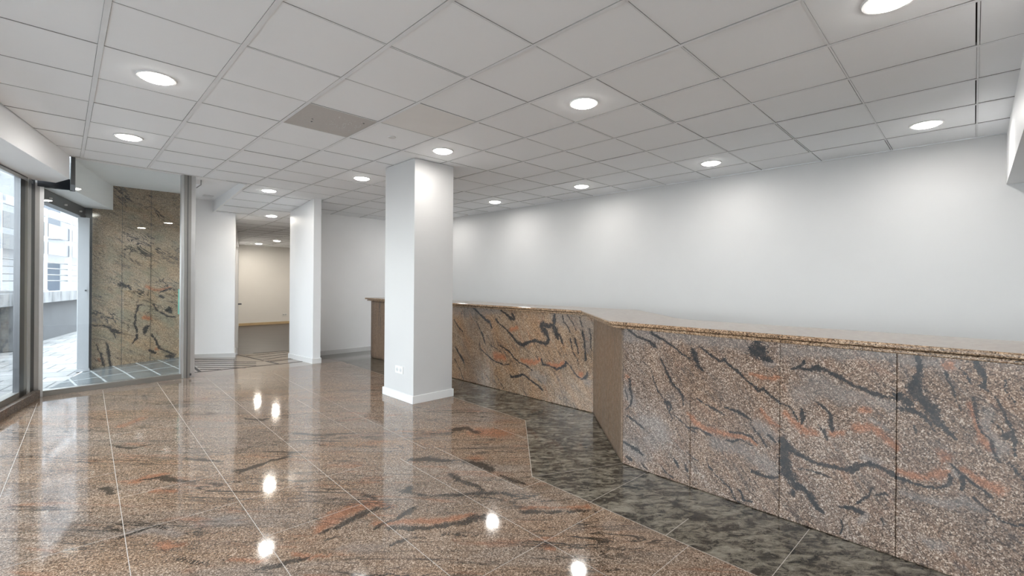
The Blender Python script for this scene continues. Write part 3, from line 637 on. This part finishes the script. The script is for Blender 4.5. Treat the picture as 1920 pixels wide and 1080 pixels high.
for i, (p, q) in enumerate(THIN_STRIPS):
    if i < 6: lab = 'thin dark slanting strip in the ramp floor, %s one out from the white wall beside the aluminium post' % ordn[i]
    else: lab = 'thin dark strip across the ramp floor before the wood floor, %s one counted from the wood' % ordn[i - 6]
    strip_obj('floor_strip', p, q, .018, lab, 'thin dark strips in the ramp')
strip_obj('floor_strip', *THICK_STRIPS[0], .035, 'thick dark strip in the ramp floor right beside the tall aluminium post', 'thick dark strips in the ramp')
strip_obj('floor_strip', *THICK_STRIPS[1], .03, 'thick dark strip running through the middle of the doorway ramp', 'thick dark strips in the ramp')
strip_obj('floor_strip', THICK_STRIPS[2][0], THICK_STRIPS[3][1], .02, 'long dark strip along the front edge of the ramp, from aluminium post to partition wall', 'thick dark strips in the ramp')

# ------------------------------------------------------------------ walls
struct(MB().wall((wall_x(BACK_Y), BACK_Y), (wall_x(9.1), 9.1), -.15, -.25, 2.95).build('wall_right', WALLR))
struct(MB().prism([(3.06, 8.87), (6.1, 8.85), (6.1, 9.03), (3.08, 9.05)], -.25, 2.9).build('wall_back', WHITE))
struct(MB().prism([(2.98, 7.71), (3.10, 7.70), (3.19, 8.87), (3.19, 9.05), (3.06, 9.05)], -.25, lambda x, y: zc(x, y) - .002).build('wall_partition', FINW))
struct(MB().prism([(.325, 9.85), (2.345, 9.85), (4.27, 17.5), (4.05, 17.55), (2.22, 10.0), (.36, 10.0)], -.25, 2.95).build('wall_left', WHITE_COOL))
struct(MB().box(3.8, 8.3, 17.5, 17.65, -.25, 2.9).build('wall_far', WARM))
struct(MB().box(8.1, 8.25, 8.9, 17.5, -.25, 2.9).build('wall_back_room', WARM))
struct(MB().box(6.0, 8.25, 8.87, 9.0, -.25, 2.9).build('wall_back_room_front', WARM))
struct(MB().box(-3.6, 6.6, BACK_Y - .15, BACK_Y, -.05, 2.95).build('wall_rear', WHITE))
def base(name, poly_list, m=TRIM):
    b = MB()
    for p, q, t in poly_list:
        dx, dy = q[0] - p[0], q[1] - p[1]; l = math.hypot(dx, dy); nx, ny = -dy / l * t, dx / l * t
        pl = [p, q, (q[0] + nx, q[1] + ny), (p[0] + nx, p[1] + ny)]
        z = lambda x, y: max(-.166, zf(x, y)) if y < 10.6 else -.166
        b.prism(pl, lambda x, y: z(x, y) - .004, lambda x, y: z(x, y) + .085)
    return struct(b.build(name, m, bevel=.002))
base('baseboard_back', [((6.0, 8.85), (3.19, 8.87), .015)])
base('baseboard_partition', [((3.06, 9.065), (2.98, 7.695), -.015), ((2.965, 7.71), (3.115, 7.70), -.015), ((3.10, 7.70), (3.19, 8.86), -.015)])
base('baseboard_left', [((2.36, 9.85), (1.0, 9.85), .015)])
base('baseboard_far', [((8.1, 17.5), (4.25, 17.5), .018)], PINE)
base('baseboard_corridor', [((4.27, 17.5), (2.345, 9.87), .015)])
# door leaf and frame in the long corridor wall, seen almost edge-on
mb = MB()
def side(y): return 2.345 + (y - 9.85) * (4.27 - 2.345) / (17.5 - 9.85)
mb.wall((side(11.7), 11.7), (side(10.75), 10.75), .03, -.16, 2.0)
o = struct(mb.build('door_1', WHITE))
mb = MB()
for y in (10.70, 11.76): mb.wall((side(y + .03), y + .03), (side(y - .03), y - .03), .045, -.16, 2.06)
mb.wall((side(11.8), 11.8), (side(10.67), 10.67), .045, 2.0, 2.06); mb.build('door_frame', TRIM, o)
MB().box(side(10.85) + .03, side(10.85) + .10, 10.80, 10.86, .86, .89).build('door_handle', ALU_DARK, o)

# ------------------------------------------------------------------ ceiling of suspended tiles
ZONE = [[(-2.50, -3.6), (6.16, -3.6), (5.95, 7.323), (1.885, 7.323), (.062, 7.123)],
        [(1.90, 7.323), (5.95, 7.323), (5.93, 8.87), (1.965, 8.87)],
        [(1.965, 8.87), (3.07, 8.87), (3.09, 9.86), (2.0, 9.86)],
        [(3.05, 9.0), (8.12, 9.0), (8.12, 9.86), (3.05, 9.86)],
        [(2.30, 9.86), (8.12, 9.86), (8.12, 17.52), (4.25, 17.52)]]
GX, GY, SX, SY = .16, 3.645, .6, .609
tiles, bars, void = MB(), MB(), MB()
missing = {(2, 0): 1, (3, -1): 2}
grey_cells = []
for zone in ZONE:
    for i in range(-6, 15):
        for j in range(-13, 25):
            x0, y0 = GX + SX * i, GY + SY * j
            gap = [.0142 + random.choice([0, 0, .0008, .0015]), .0142 + random.choice([.0, .0005, .001]), .0065 + random.choice([0, .001, .002, .003, .005]), .0055 + random.choice([0, .0, .001, .002])]
            rect = [(x0 + gap[0], y0 + gap[2]), (x0 + SX - gap[1], y0 + gap[2]), (x0 + SX - gap[1], y0 + SY - gap[3]), (x0 + gap[0], y0 + SY - gap[3])]
            pl = clip(rect, zone)
            if not pl: continue
            dz = .001 + random.random() * .0035; tx, ty = (random.random() - .5) * .003, (random.random() - .5) * .003
            f = lambda x, y: zc(x, y) + dz + tx * (x - x0) + ty * (y - y0)
            if (i, j) == (2, 0): grey_cells.append((pl, f)); continue
            tiles.m = 1 if (i, j) == (3, -1) else 0
            tiles.prism(pl[::-1] if False else pl, f, lambda x, y: zc(x, y) + .014)
            tiles.m = 0
    for i in range(-6, 15):
        x = GX + SX * i
        for j in range(-13, 25):
            y = GY + SY * j
            pl = clip([(x - .0135, y - .001), (x + .0135, y - .001), (x + .0135, y + SY + .001), (x - .0135, y + SY + .001)], zone)
            if pl: bars.prism(pl, lambda a, b: zc(a, b) - .0015, lambda a, b: zc(a, b) + .02)
            pl = clip([(x + .0135, y - .005), (x + SX - .0135, y - .005), (x + SX - .0135, y + .005), (x + .0135, y + .005)], zone)
            if pl: bars.prism(pl, lambda a, b: zc(a, b) - .0005, lambda a, b: zc(a, b) + .02)
    void.prism(zone, lambda a, b: zc(a, b) + .03, lambda a, b: zc(a, b) + .08)
    # split of the sloping strip so the void follows it
ceil = struct(tiles.build('ceiling', [TILE, TILE_BEIGE, EDGE_SHADE]))
for o, k in ((ceil, 2), (bars.build('ceiling_grid', [GRID, EDGE_SHADE], ceil), 1)):      # tile edges and bar flanks coloured dark so the joints look shadowed
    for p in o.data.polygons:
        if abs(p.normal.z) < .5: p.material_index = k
void.build('ceiling_void', VOID, ceil)
for pl, f in grey_cells:
    cx = sum(p[0] for p in pl) / len(pl); cy = sum(p[1] for p in pl) / len(pl)
    t = empty('ceiling_tile', (cx, cy, CEIL), 'unpainted grey ceiling tile with small holes, among white tiles in front of the pillar', 'ceiling tile')
    MB().prism([(x - cx, y - cy) for x, y in pl], .0, .014).build('panel', TILE_GREY, t)
    for hx, hy in ((-.12, .10), (-.14, .03), (.22, -.18)): MB().cyl(hx, hy, -.002, .001, .008, 10).build('screw_hole', DARKM, t)
    sb = MB()
    for k in range(46): sb.cyl(random.uniform(-.02, .24), random.uniform(-.22, .12), -.0015, .001, random.uniform(.003, .006), 6)
    tag(sb.build('paint_fleck', TRIM, t), 'white paint flecks', kind='stuff')
# ceiling edge trim along the recessed screen, plaster soffit behind it, and drop beam faces
e0, e1 = (.055, 7.123), (1.90, 7.327)
struct(MB().wall(e0, e1, .03, CEIL - .004, 2.84).build('trim_1', TRIM))
struct(MB().prism([(.02, 7.15), (1.92, 7.34), (2.02, 9.9), (.33, 9.9)], 2.83, 2.9).build('ceiling_soffit', WHITE))
struct(MB().prism([(1.885, 7.323), (1.915, 7.323), (2.01, 9.85), (1.98, 9.85)], lambda x, y: zc(x, y) - .003, 2.84).build('trim_2', WHITE))
# ceiling edge against the walls (wall angle)
mb = MB()
mb.wall((wall_x(BACK_Y), BACK_Y), (wall_x(7.3), 7.3), .018, CEIL - .003, CEIL + .01)
struct(mb.build('trim_3', GRID))
# ------------------------------------------------------------------ bulkheads
def bx(y): return -.352 + D1 * (y - 5.437)
struct(MB().prism([(bx(7.12), 7.12), (bx(BACK_Y), BACK_Y), (bx(BACK_Y) - .7, BACK_Y), (front_x(7.46) - .12, 7.46), (-.05, 7.52)], 2.485, 2.95).build('trim_4', WHITE))
struct(MB().box(2.2, 6.2, -.62, -.2, 2.285, 2.95).build('trim_5', WHITE_COOL))
# bulkhead over the shop entrance, outside the screen
struct(MB().prism([(.10, 7.72), (.68, 9.85), (.22, 9.85), (-.32, 7.68)], 2.45, 2.95).build('trim_6', WHITE))
# dark solid strips standing in for the shadowed gap between the two bulkheads
struct(MB().prism([(-.20, 7.56), (.09, 7.62), (.095, 7.66), (-.20, 7.63)], 2.43, 2.56).build('trim_gap_shade_1', DARKM))
struct(MB().prism([(.072, 7.15), (.106, 7.15), (.118, 7.70), (.07, 7.70)], 2.43, 2.84).build('trim_gap_shade_2', SHUTTER))

# ------------------------------------------------------------------ glazed shop front
def along(y, off=0.): return (front_x(y) + off, y)
w1 = struct(MB().wall(along(BACK_Y), along(7.5), .09, .085, .15).build('window_1', ALU_H))
mb = MB(); mb.wall(along(BACK_Y), along(7.5), .07, 2.47, 2.53); mb.build('window_head', ALU_DARK, w1)
mb = MB(); mb.wall(along(BACK_Y, .002), along(7.5, .002), .02, 2.44, 2.472); mb.build('window_bead', ALU_LIGHT, w1)
mb = MB(); mb.wall(along(7.17), along(7.29), .05, .085, 2.5); mb.build('window_jamb', ALU_DARK, w1)
mb = MB(); mb.wall(along(7.36, .005), along(7.44, .005), .05, .085, 2.5); mb.build('window_bead', ALU_LIGHT, w1)
mb = MB(); mb.wall(along(7.29), along(7.36), .05, .085, 2.5); mb.build('window_jamb', ALU, w1)
mb = MB(); mb.wall(along(7.44), along(7.56), .05, .085, 2.5); mb.build('window_jamb', ALU_DARK, w1)
for y in (4.2, 1.2, -1.8):
    mb = MB(); mb.wall(along(y - .05), along(y + .05), .05, .085, 2.5); mb.build('window_jamb', ALU, w1)
mb = MB(); mb.wall((front_x(7.2) - .044, 7.2), (front_x(BACK_Y) - .044, BACK_Y), .006, .12, 2.48); mb.build('glass_pane', GLASS, w1)
for z in (1.0, .45, 1.75, 2.2):
    pass
kb = MB().wall(along(BACK_Y, .06), along(7.53, .06), .2, -.02, .087).build('trim_kerb', KERBM); struct(kb)
# inner screen: sill, glass, corner post, tall post
dx, dy = G1[0] - G0[0], G1[1] - G0[1]; gl = math.hypot(dx, dy); gu = (dx / gl, dy / gl); gn = (-gu[1], gu[0])
def gp(s, t): return (G0[0] + gu[0] * s + gn[0] * t, G0[1] + gu[1] * s + gn[1] * t)
def gbox(b, s0, s1, t0, t1, z0, z1): return b.prism([gp(s0, t0), gp(s1, t0), gp(s1, t1), gp(s0, t1)], z0, z1)
w2 = struct(gbox(MB(), .0, gl, -.04, .06, -.01, .062).build('window_2', ALU_H))
b = MB(); gbox(b, .04, gl, .004, .012, .05, 2.82); b.build('glass_pane', GLASS, w2)
b = MB(); gbox(b, .012, .05, -.05, .03, 0, 2.5); gbox(b, gl - .01, gl + .02, -.03, .04, 0, 2.825); b.build('window_bead', ALU_LIGHT, w2)
pst = empty('corner_post', (*gp(-.03, 0), 0), 'worn aluminium corner post with screw holes between the two glass shop windows', 'post')
def local(poly, o): return [(x - o[0], y - o[1]) for x, y in poly]
o0 = gp(-.03, 0)
MB().prism(local([gp(-.085, -.06), gp(.015, -.06), gp(.015, .05), gp(-.085, .05)], o0), 0, 2.5).build('post_tube', ALU, pst)
for z in (.62, 1.05, 1.62, 2.02, 2.16, 2.36, 2.44):
    c = gp(-.035, -.06); MB().rod((c[0] - o0[0], c[1] - o0[1], z), (c[0] - o0[0] - gn[0] * .006, c[1] - o0[1] - gn[1] * .006, z), .008, 8).build('screw', ALU_DARK, pst)
b = MB(); c = gp(-.07, -.062); b.prism(local([gp(-.09, -.065), gp(-.075, -.065), gp(-.075, .05), gp(-.09, .05)], o0), 0, 2.5); b.build('post_edge', ALU_DARK, pst)
pst = empty('tall_post', (*gp(gl + .07, 0), 0), 'tall aluminium post at the right end of the glass screen, reaching the ceiling', 'post')
o0 = gp(gl + .07, 0)
b = MB(); b.prism(local([gp(gl + .02, -.05), gp(gl + .10, -.05), gp(gl + .10, .06), gp(gl + .02, .06)], o0), 0, 2.828).build('post_tube', ALU, pst)
MB().prism(local([gp(gl + .10, -.035), gp(gl + .155, -.035), gp(gl + .155, .06), gp(gl + .10, .06)], o0), 0, 2.828).build('post_channel', ALU_LIGHT, pst)
MB().prism(local([gp(gl + .055, -.056), gp(gl + .062, -.056), gp(gl + .062, -.049), gp(gl + .055, -.049)], o0), 0, 2.828).build('post_groove', ALU_DARK, pst)
MB().prism(local([gp(gl + .09, -.065), gp(gl + .11, -.065), gp(gl + .11, -.04), gp(gl + .09, -.04)], o0), .03, .06).build('floor_bolt', ALU_DARK, pst)
# glass door leaf from the tall post back to the entrance wall, seen edge-on
dr = struct(MB().wall((1.27, 7.86), (1.455, 9.40), .03, .02, .10).build('door_2', ALU))
MB().wall((1.27, 7.86), (1.455, 9.40), .03, 2.3, 2.36).build('door_rail', ALU, dr)
MB().wall((1.275, 7.86), (1.45, 9.40), .01, .06, 2.34).build('glass_pane', GLASS, dr)
b = MB(); b.rod((1.345, 8.95, .82), (1.345, 8.95, 1.22), .012); b.rod((1.345, 8.95, .85), (1.40, 8.95, .85), .008); b.rod((1.345, 8.95, 1.18), (1.40, 8.95, 1.18), .008)
b.build('green_reflection', GREEN, dr)  # green bars standing in for a tinted reflection in the glass

# ------------------------------------------------------------------ entrance recess outside the screen
mx, mz = np.arange(.335, 1.49, .012), np.arange(0., 2.84, .012)
gm = np.zeros((len(mz), len(mx), 3)); gm[..., 0] = mx[None, :]; gm[..., 1] = 9.45; gm[..., 2] = mz[:, None]
mw = struct(sheet('wall_marble', gm, lambda V: stone_marks(V[:, 0], V[:, 2], MARBLE_MARKS, .03), MARBLEM))
b = MB()
for x in (.682, 1.041): b.box(x - .002, x + .002, 9.447, 9.4495, 0, 2.83)
for x0, x1, z in ((.335, 1.49, 1.318), (.682, 1.49, 2.25)): b.box(x0, x1, 9.447, 9.4495, z - .0015, z + .0015)
b.build('cladding_joint', GAP, mw)
MB().box(.335, 1.49, 9.452, 9.85, 0, 2.83).build('cladding_backing', GREYW, mw)
struct(MB().prism([gp(0, .06), gp(gl, .06), (1.5, 9.46), (.3, 9.46)], -.03, lambda x, y: .004 + .05 * max(0, x - .3)).build('floor_entrance', SLATE))
sh = empty('roller_shutter', (front_x(8.7), 8.7, 2.3), 'dark grey roller shutter box and guide above the shop entrance', 'shutter')
so = (front_x(8.7), 8.7)
def sp(y, t): return (front_x(y) + t - so[0], y - so[1])
MB().prism([sp(7.72, 0), sp(9.84, 0), sp(9.84, -.16), sp(7.72, -.16)], .02, .16).build('shutter_box', SHUTTER, sh)
MB().prism([sp(7.72, .01), sp(9.84, .01), sp(9.84, -.02), sp(7.72, -.02)], -.005, .035).build('shutter_slat', SHUTTER, sh)
MB().prism([sp(9.72, .045), sp(9.84, .075), sp(9.84, -.05), sp(9.72, -.06)], -2.29, .06).build('guide_rail', SHUTTER, sh)
for y in (8.0, 8.55, 9.2): MB().rod((*sp(y, .0), .06), (*sp(y, .03), .06), .012, 8).build('bolt', ALU_LIGHT, sh)
struct(MB().prism([(.20, 9.46), (.335, 9.46), (.335, 9.86), (.30, 9.86)], -.01, 2.83).build('wall_entrance_jamb', DARKM))
wp = empty('square_post', (.18, 9.33, 0), 'tall white square post standing outside the entrance, left of the granite wall', 'post')
MB().box(-.01, .12, -.08, .06, 0, 2.28).build('shaft', OUTWHITE, wp, bevel=.004)
MB().box(-.018, .128, -.088, .068, 0, .04).build('foot', OUTWHITE, wp)
MB().rod((.08, -.08, 1.2), (.08, -.095, 1.2), .012).build('lock', ALU_DARK, wp)
MB().box(.06, .10, -.083, -.079, 1.08, 1.30).build('lock_plate', OUTWHITE, wp)

# ------------------------------------------------------------------ terrace and street outside
struct(MB().add([(front_x(7.63), 7.63, -.012), (.36, 9.9, -.012), (2.6, 19., -.012), (3.5, 22., -.012), (-14, 22., -.012), (-14, -14, -.012), (9, -14, -.012), (9, BACK_Y, -.012), (front_x(BACK_Y), BACK_Y, -.012)], [tuple(range(9))]).build('terrace_ground', PAVE))
def px(y): return -.71 + .27 * (y - 13.9)
pw = MB(); pw.wall((px(22.), 22.), (px(2.), 2.), .22, -.05, .86)
pw = struct(pw.build('wall_terrace', PARAPET))
MB().wall((px(22.) + .07, 22.), (px(2.) + .07, 2.), .36, .86, 1.09).build('parapet_ledge', RENDERW, pw)
bt = empty('wall_pier', (px(13.0) + .12, 13.0, -.01), 'white rendered pier standing against the low terrace wall, far left', 'pier')
MB().box(-.12, .22, -.25, .25, 0, 1.1).build('pier_block', RENDERW, bt, bevel=.01)
MB().box(-.15, .25, -.28, .28, 1.1, 1.15).build('pier_cap', RENDERW, bt)
cols = [(9.3, 'first'), (11.3, 'x'), (13.42, 'x'), (15.62, 'x'), (17.25, 'x')]
for y, lab in ((11.3, 'nearest to the shop window, mostly hidden by the frame'), (13.42, 'at the left edge of the photo'), (15.62, 'left of the dark boards, beside the corner post'), (17.25, 'right of the dark boards, beside the square white post')):
    c = empty('screen_column', (px(y) - .06, y, 1.09), 'white metal column on the low terrace wall, ' + lab, 'column', 'columns of the terrace screen')
    MB().box(-.07, .07, -.10, .10, 0, 1.95).build('shaft', OUTWHITE, c)
    MB().box(-.09, .09, -.12, .12, 0, .02).build('base_plate', OUTWHITE, c)
for y0, y1, lab in ((11.4, 13.3, 'nearest the camera'), (13.52, 15.50, 'seen through the left shop window'), (15.74, 17.14, 'seen through the entrance opening'), (17.36, 20.5, 'farthest away')):
    tb = MB().wall((px(y1) - .03, y1), (px(y0) - .03, y0), .06, 2.86, 3.04).build('screen_beam', OUTWHITE, origin=(px(y0), y0, 2.86))
    tag(tb, 'white top beam between columns of the terrace screen, ' + lab, 'beam', 'top beams of the terrace screen')
    for z0, z1, m_, nm in ((2.40, 2.72, OUTGREY if y0 < 15 else OUTBLUE, 'upper'), (1.97, 2.27, OUTGREY if y0 < 15 else OUTBLUE, 'lower')):
        o = MB().wall((px(y1) - .04, y1), (px(y0) - .04, y0), .03, z0, z1).build('screen_board', m_, origin=(px(y0), y0, z0))
        tag(o, '%s horizontal %s board of the terrace screen, %s' % (nm, 'dark blue' if y0 > 15 else 'grey', lab), 'board', 'boards of the terrace screen')
    for k, z in enumerate((1.33, 1.475, 1.63, 1.775)):
        m_ = MB().rod((px(y0) - .05, y0, z), (px(y1) - .05, y1, z), .014)
        o = m_.build('screen_rail', RAIL, origin=(px(y0), y0, z))
        tag(o, 'thin dark terrace screen rail, %s from bottom, %s' % (ordn[k], lab), 'rail', 'rails of the terrace screen')
bl = empty('apartment_building', (-7.5, 34., 0), 'pale building with dark windows across the street, seen through the terrace screen', 'building')
MB().box(-9, 9, 0, 6, -3, 16).build('wall', PALE, bl)
for fx in range(-3, 4):
    for fz in range(0, 4):
        MB().box(fx * 2.3 - .55, fx * 2.3 + .55, -.06, .05, fz * 3. + .6, fz * 3. + 2.2).build('window', DARKGLASS, bl)
        MB().box(fx * 2.3 - .7, fx * 2.3 + .7, -.12, .05, fz * 3. + .5, fz * 3. + .6).build('window_sill', OUTWHITE, bl)
for k in range(2):
    MB().box(-9, 9, -.9, 0, k * 6. + 2.9, k * 6. + 3.05).build('balcony', OUTWHITE, bl)

# ------------------------------------------------------------------ pillar, sockets, small fittings
pc = (2.80, 4.39)
pil = empty('pillar', (pc[0] + .27, pc[1] + .32, 0), 'free-standing square white pillar with a double socket near its foot, in the middle of the room', 'pillar')
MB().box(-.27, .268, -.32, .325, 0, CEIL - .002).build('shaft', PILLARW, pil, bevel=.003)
b = MB(); b.box(-.285, .283, -.335, .34, 0, .088); b.build('baseboard', TRIM, pil, bevel=.002)
def socket(name, loc, rz, label, n=2):
    s = empty(name, loc, label, 'socket', None, rz)          # local +x runs along the wall, local -y out of it
    MB().box(-.078, .078, -.010, 0, -.04, .04).build('cover_plate', PLASTIC, s, bevel=.002)
    for sx in (-.037, .037):
        d = MB(); d.rod((sx, -.0095, 0), (sx, -.0125, 0), .026, 20); di = d.build('socket_insert', HOLE, s)
        for hx in (-.009, .009): MB().rod((sx + hx, -.012, 0), (sx + hx, -.0135, 0), .004, 8).build('pin_hole', GREYW, di)
    return s
socket('wall_socket', (pc[0], 4.68, .343), -PI / 2, 'white double socket low on the left face of the pillar')
socket('wall_socket', (5.75, 17.5, .16), 0, 'white double socket low on the far wall of the back room')
d = empty('ceiling_sensor', (1.80, 9.30, 2.83), 'small flat white sensor plate on the plaster soffit beside the drop beam', 'sensor')
MB().box(-.07, .07, -.07, .07, -.02, 0).build('housing', TRIM, d, bevel=.004)
MB().box(-.055, .055, -.055, .055, -.024, -.019).build('cover', TRIM, d)
d = empty('cable_box', (1.39, 8.1, 2.83), 'small white box under the soffit beside the top of the tall aluminium post', 'box')
MB().box(-.07, .05, -.16, .16, -.07, 0).build('housing', WHITE, d, bevel=.003)
MB().box(.05, .062, -.16, .16, -.075, 0).build('edge_strip', GREYW, d)
d = empty('ceiling_rose', (2.56 - .22, 3.3, CEIL), 'faint round blanking disc on a white ceiling tile left of the pillar', 'disc')
d.location = (2.25, 3.93, CEIL - .0005)
MB().cyl(0, 0, -.005, .002, .035, 24).build('cover', TRIM, d)

# ------------------------------------------------------------------ stone bar counter
bar = empty('bar_counter', (3.5, 3.0, 0), 'long L-bent bar counter clad in speckled granite slabs with a polished granite top', 'counter')
BO = (3.5, 3.0, 0)
def bpart(o): o.parent = bar; o.location = (-BO[0], -BO[1], 0); return o
PH = 1.022                                                # height of the panels
def fx(y): return 2.988 + .0285 * y                       # face of the front section
def panel(name, p, q, marks, m, step, seamed=True):
    """one slab from p to q (left to right along the face), with depth"""
    dx, dy = q[0] - p[0], q[1] - p[1]; l = math.hypot(dx, dy); ux, uy = dx / l, dy / l; nx, ny = uy, -ux
    e = .0012 if seamed else 0.
    ss = np.linspace(e, l - e, max(2, int(l / step))); zz = np.linspace(.003, PH, max(2, int(PH / step)))
    g_ = np.zeros((len(zz), len(ss), 3)); g_[..., 0] = p[0] + ux * ss[None, :]; g_[..., 1] = p[1] + uy * ss[None, :]; g_[..., 2] = zz[:, None]
    o = bpart(sheet(name, g_, marks, m))
    so_ = o.modifiers.new('slab', 'SOLIDIFY'); so_.thickness = .02; so_.offset = 1.
    return o
fm = lambda V: stone_marks(V[:, 1], V[:, 2], FRONT_MARKS, .014)
lm = lambda V: stone_marks(V[:, 1], V[:, 2], LEFT_MARKS, .016)
ysf = [1.857, 1.332, .794, .269, -.27, -.81, -1.35]
FM = []
for k in range(6):
    y0, y1 = ysf[k], ysf[k + 1]
    panel('front_panel', (fx(y0), y0), (fx(y1), y1), fm if k < 4 else None, FRONTM, .005 if k < 4 else .05)
ysl = [7.62, 7.11, 6.57, 6.03, 5.49, 4.95, 4.41, 3.87, 3.33, 2.79]
for k in range(9):
    y0, y1 = ysl[k], ysl[k + 1]
    panel('front_panel', (3.99, y0), (3.99, y1), lm if y1 < 5 else None, KNEEM if k == 0 else LEFTM, .008 if y1 < 5 else .05, k in (0, 5))
panel('knee_panel', (3.99, 2.79), (fx(1.857), 1.857), None, KNEEM, .03)
panel('end_panel', (4.45, 7.62), (3.99, 7.62), None, KNEEM, .05)
b = MB()
b.prism([(4.02, 7.6), (4.02, 2.81), (3.08, 1.87), (3.02, -1.35), (3.48, -1.35), (3.52, 1.68), (4.45, 2.62), (4.45, 7.6)], 0, 1.02)
bpart(b.build('carcass', simple('dark counter carcass', (.06, .05, .045), .6)))
front = [(3.905, 7.74), (3.905, 2.915), (2.965, 1.945), (2.872, -1.38)]
back = [(3.57, -1.38), (3.60, 1.66), (4.50, 2.58), (4.50, 7.74)]
def inset(d): return [(front[0][0] + d, front[0][1] - d), (front[1][0] + d, front[1][1] - d * .4), (front[2][0] + d, front[2][1] - d * .4), (front[3][0] + d, front[3][1])] + back[:3] + [(back[3][0], back[3][1] - d)]
bpart(MB().prism(front + back, 1.048, 1.073).build('top_slab', TOPM, bevel=.008))
bpart(MB().prism(inset(.03), PH, 1.043).build('lower_moulding', TOPM, bevel=.006))

# ------------------------------------------------------------------ recessed downlights
def downlight(x, y, label, watts=24., col=(1., .97, .925), z=None):
    z = zc(x, y) if z is None else z
    t = empty('ceiling_light', (x, y, z), label, 'ceiling light', 'round recessed downlights')
    MB().ring(-.006, .004, .098, .116).build('trim_ring', TRIM, t)
    MB().cyl(0, 0, -.016, -.002, .080, 40, .097).cyl(0, 0, -.002, .006, .097, 40).build('diffuser', LAMP, t)
    ld = bpy.data.lights.new('lamp', 'AREA'); ld.shape = 'DISK'; ld.size = .165; ld.energy = watts; ld.color = col; ld.spread = math.radians(SPREAD)
    lo = bpy.data.objects.new('lamp', ld); C.objects.link(lo); lo.parent = t; lo.location = (0, 0, -.0185)
    return t
SPREAD = 175.
W = 5.2
YL = [.296, 2.123, 3.95, 5.777, 7.604]
downlight(.46, YL[2], 'round recessed downlight near the shop windows, nearer and larger of the pair', W)
downlight(.46, YL[3], 'round recessed downlight near the shop windows, farther of the pair, above the glass corner', W)
downlight(2.26, YL[4], 'round recessed downlight in front of the back-room doorway, beside the drop beam', W)
downlight(2.86, YL[3], 'round recessed downlight just left of the pillar top', W)
downlight(2.86, YL[2], 'round recessed downlight directly in front of the pillar top', W)
downlight(2.86, YL[1], 'round recessed downlight in the middle of the ceiling, above the bend of the bar counter', W)
downlight(2.86, YL[0], 'large round recessed downlight cut by the top edge of the photo', W)
wallw = ['nearest to the right-hand bulkhead', 'second from the right-hand bulkhead', 'third from the right-hand bulkhead', 'farthest visible, right of pillar', 'hidden behind the pillar']
for y, s in zip(YL, wallw): downlight(5.28, y, 'round downlight in the row along the long white wall, ' + s, W)
for x, y, s in ((.46, 2.123, 'left window row, behind the camera side'), (.46, .296, 'left window row beside the camera'), (2.86, -1.53, 'behind the camera, middle row'), (5.28, -1.9, 'behind the right-hand bulkhead')):
    downlight(x, y, 'round recessed downlight outside the view, ' + s, W)
for x, y, s in ((2.92, 9.66, 'just inside the doorway, nearest of the back-room lamps'), (4.58, 16.4, 'farthest, close to the far wall'), (4.63, 14.8, 'right of and before the farthest one')):
    downlight(x, y, 'round back-room downlight, ' + s, 11., (1., .91, .78))
for x, y, s in ((6.4, 12.8, 'near side'), (6.8, 15.6, 'far side')):
    downlight(x, y, 'round recessed downlight hidden deep in the back room, ' + s, 14., (1., .91, .78))

# ------------------------------------------------------------------ daylight
wd = bpy.data.worlds.new('World'); bpy.context.scene.world = wd; wd.use_nodes = True
nt = wd.node_tree; nt.nodes.clear()
bg = N(nt, 'ShaderNodeBackground', Strength=6.5); out = N(nt, 'ShaderNodeOutputWorld')
tc = N(nt, 'ShaderNodeTexCoord'); spx = N(nt, 'ShaderNodeSeparateXYZ'); L(nt, tc.outputs['Generated'], spx.inputs[0])
L(nt, ramp(nt, mth(nt, 'ADD', mth(nt, 'MULTIPLY', spx.outputs[2], .5), .5), [(.45, (.50, .52, .55)), (.52, (.92, .96, 1.)), (.8, (.78, .88, 1.))]), bg.inputs[0])
L(nt, bg.outputs[0], out.inputs[0])

# ------------------------------------------------------------------ camera
cd = bpy.data.cameras.new('Camera'); cam = bpy.data.objects.new('Camera', cd); C.objects.link(cam)
F_PX, YAW, CY, ROLL = 856., .7916, 530.8, .0075
cd.sensor_width = 36.; cd.lens = F_PX * 36. / 1920.; cd.shift_y = -(540. - CY) / 1920.; cd.clip_start = .05
cam.matrix_world = Matrix.Translation((0, 0, EYE)) @ Matrix.Rotation(YAW - PI / 2, 4, 'Z') @ Matrix.Rotation(PI / 2, 4, 'X') @ Matrix.Rotation(ROLL, 4, 'Z')
sc = bpy.context.scene; sc.camera = cam
sc.view_settings.view_transform = 'Standard'; sc.view_settings.look = 'None'; sc.view_settings.gamma = 1.; sc.view_settings.use_curve_mapping = False
sc.view_settings.exposure = .55
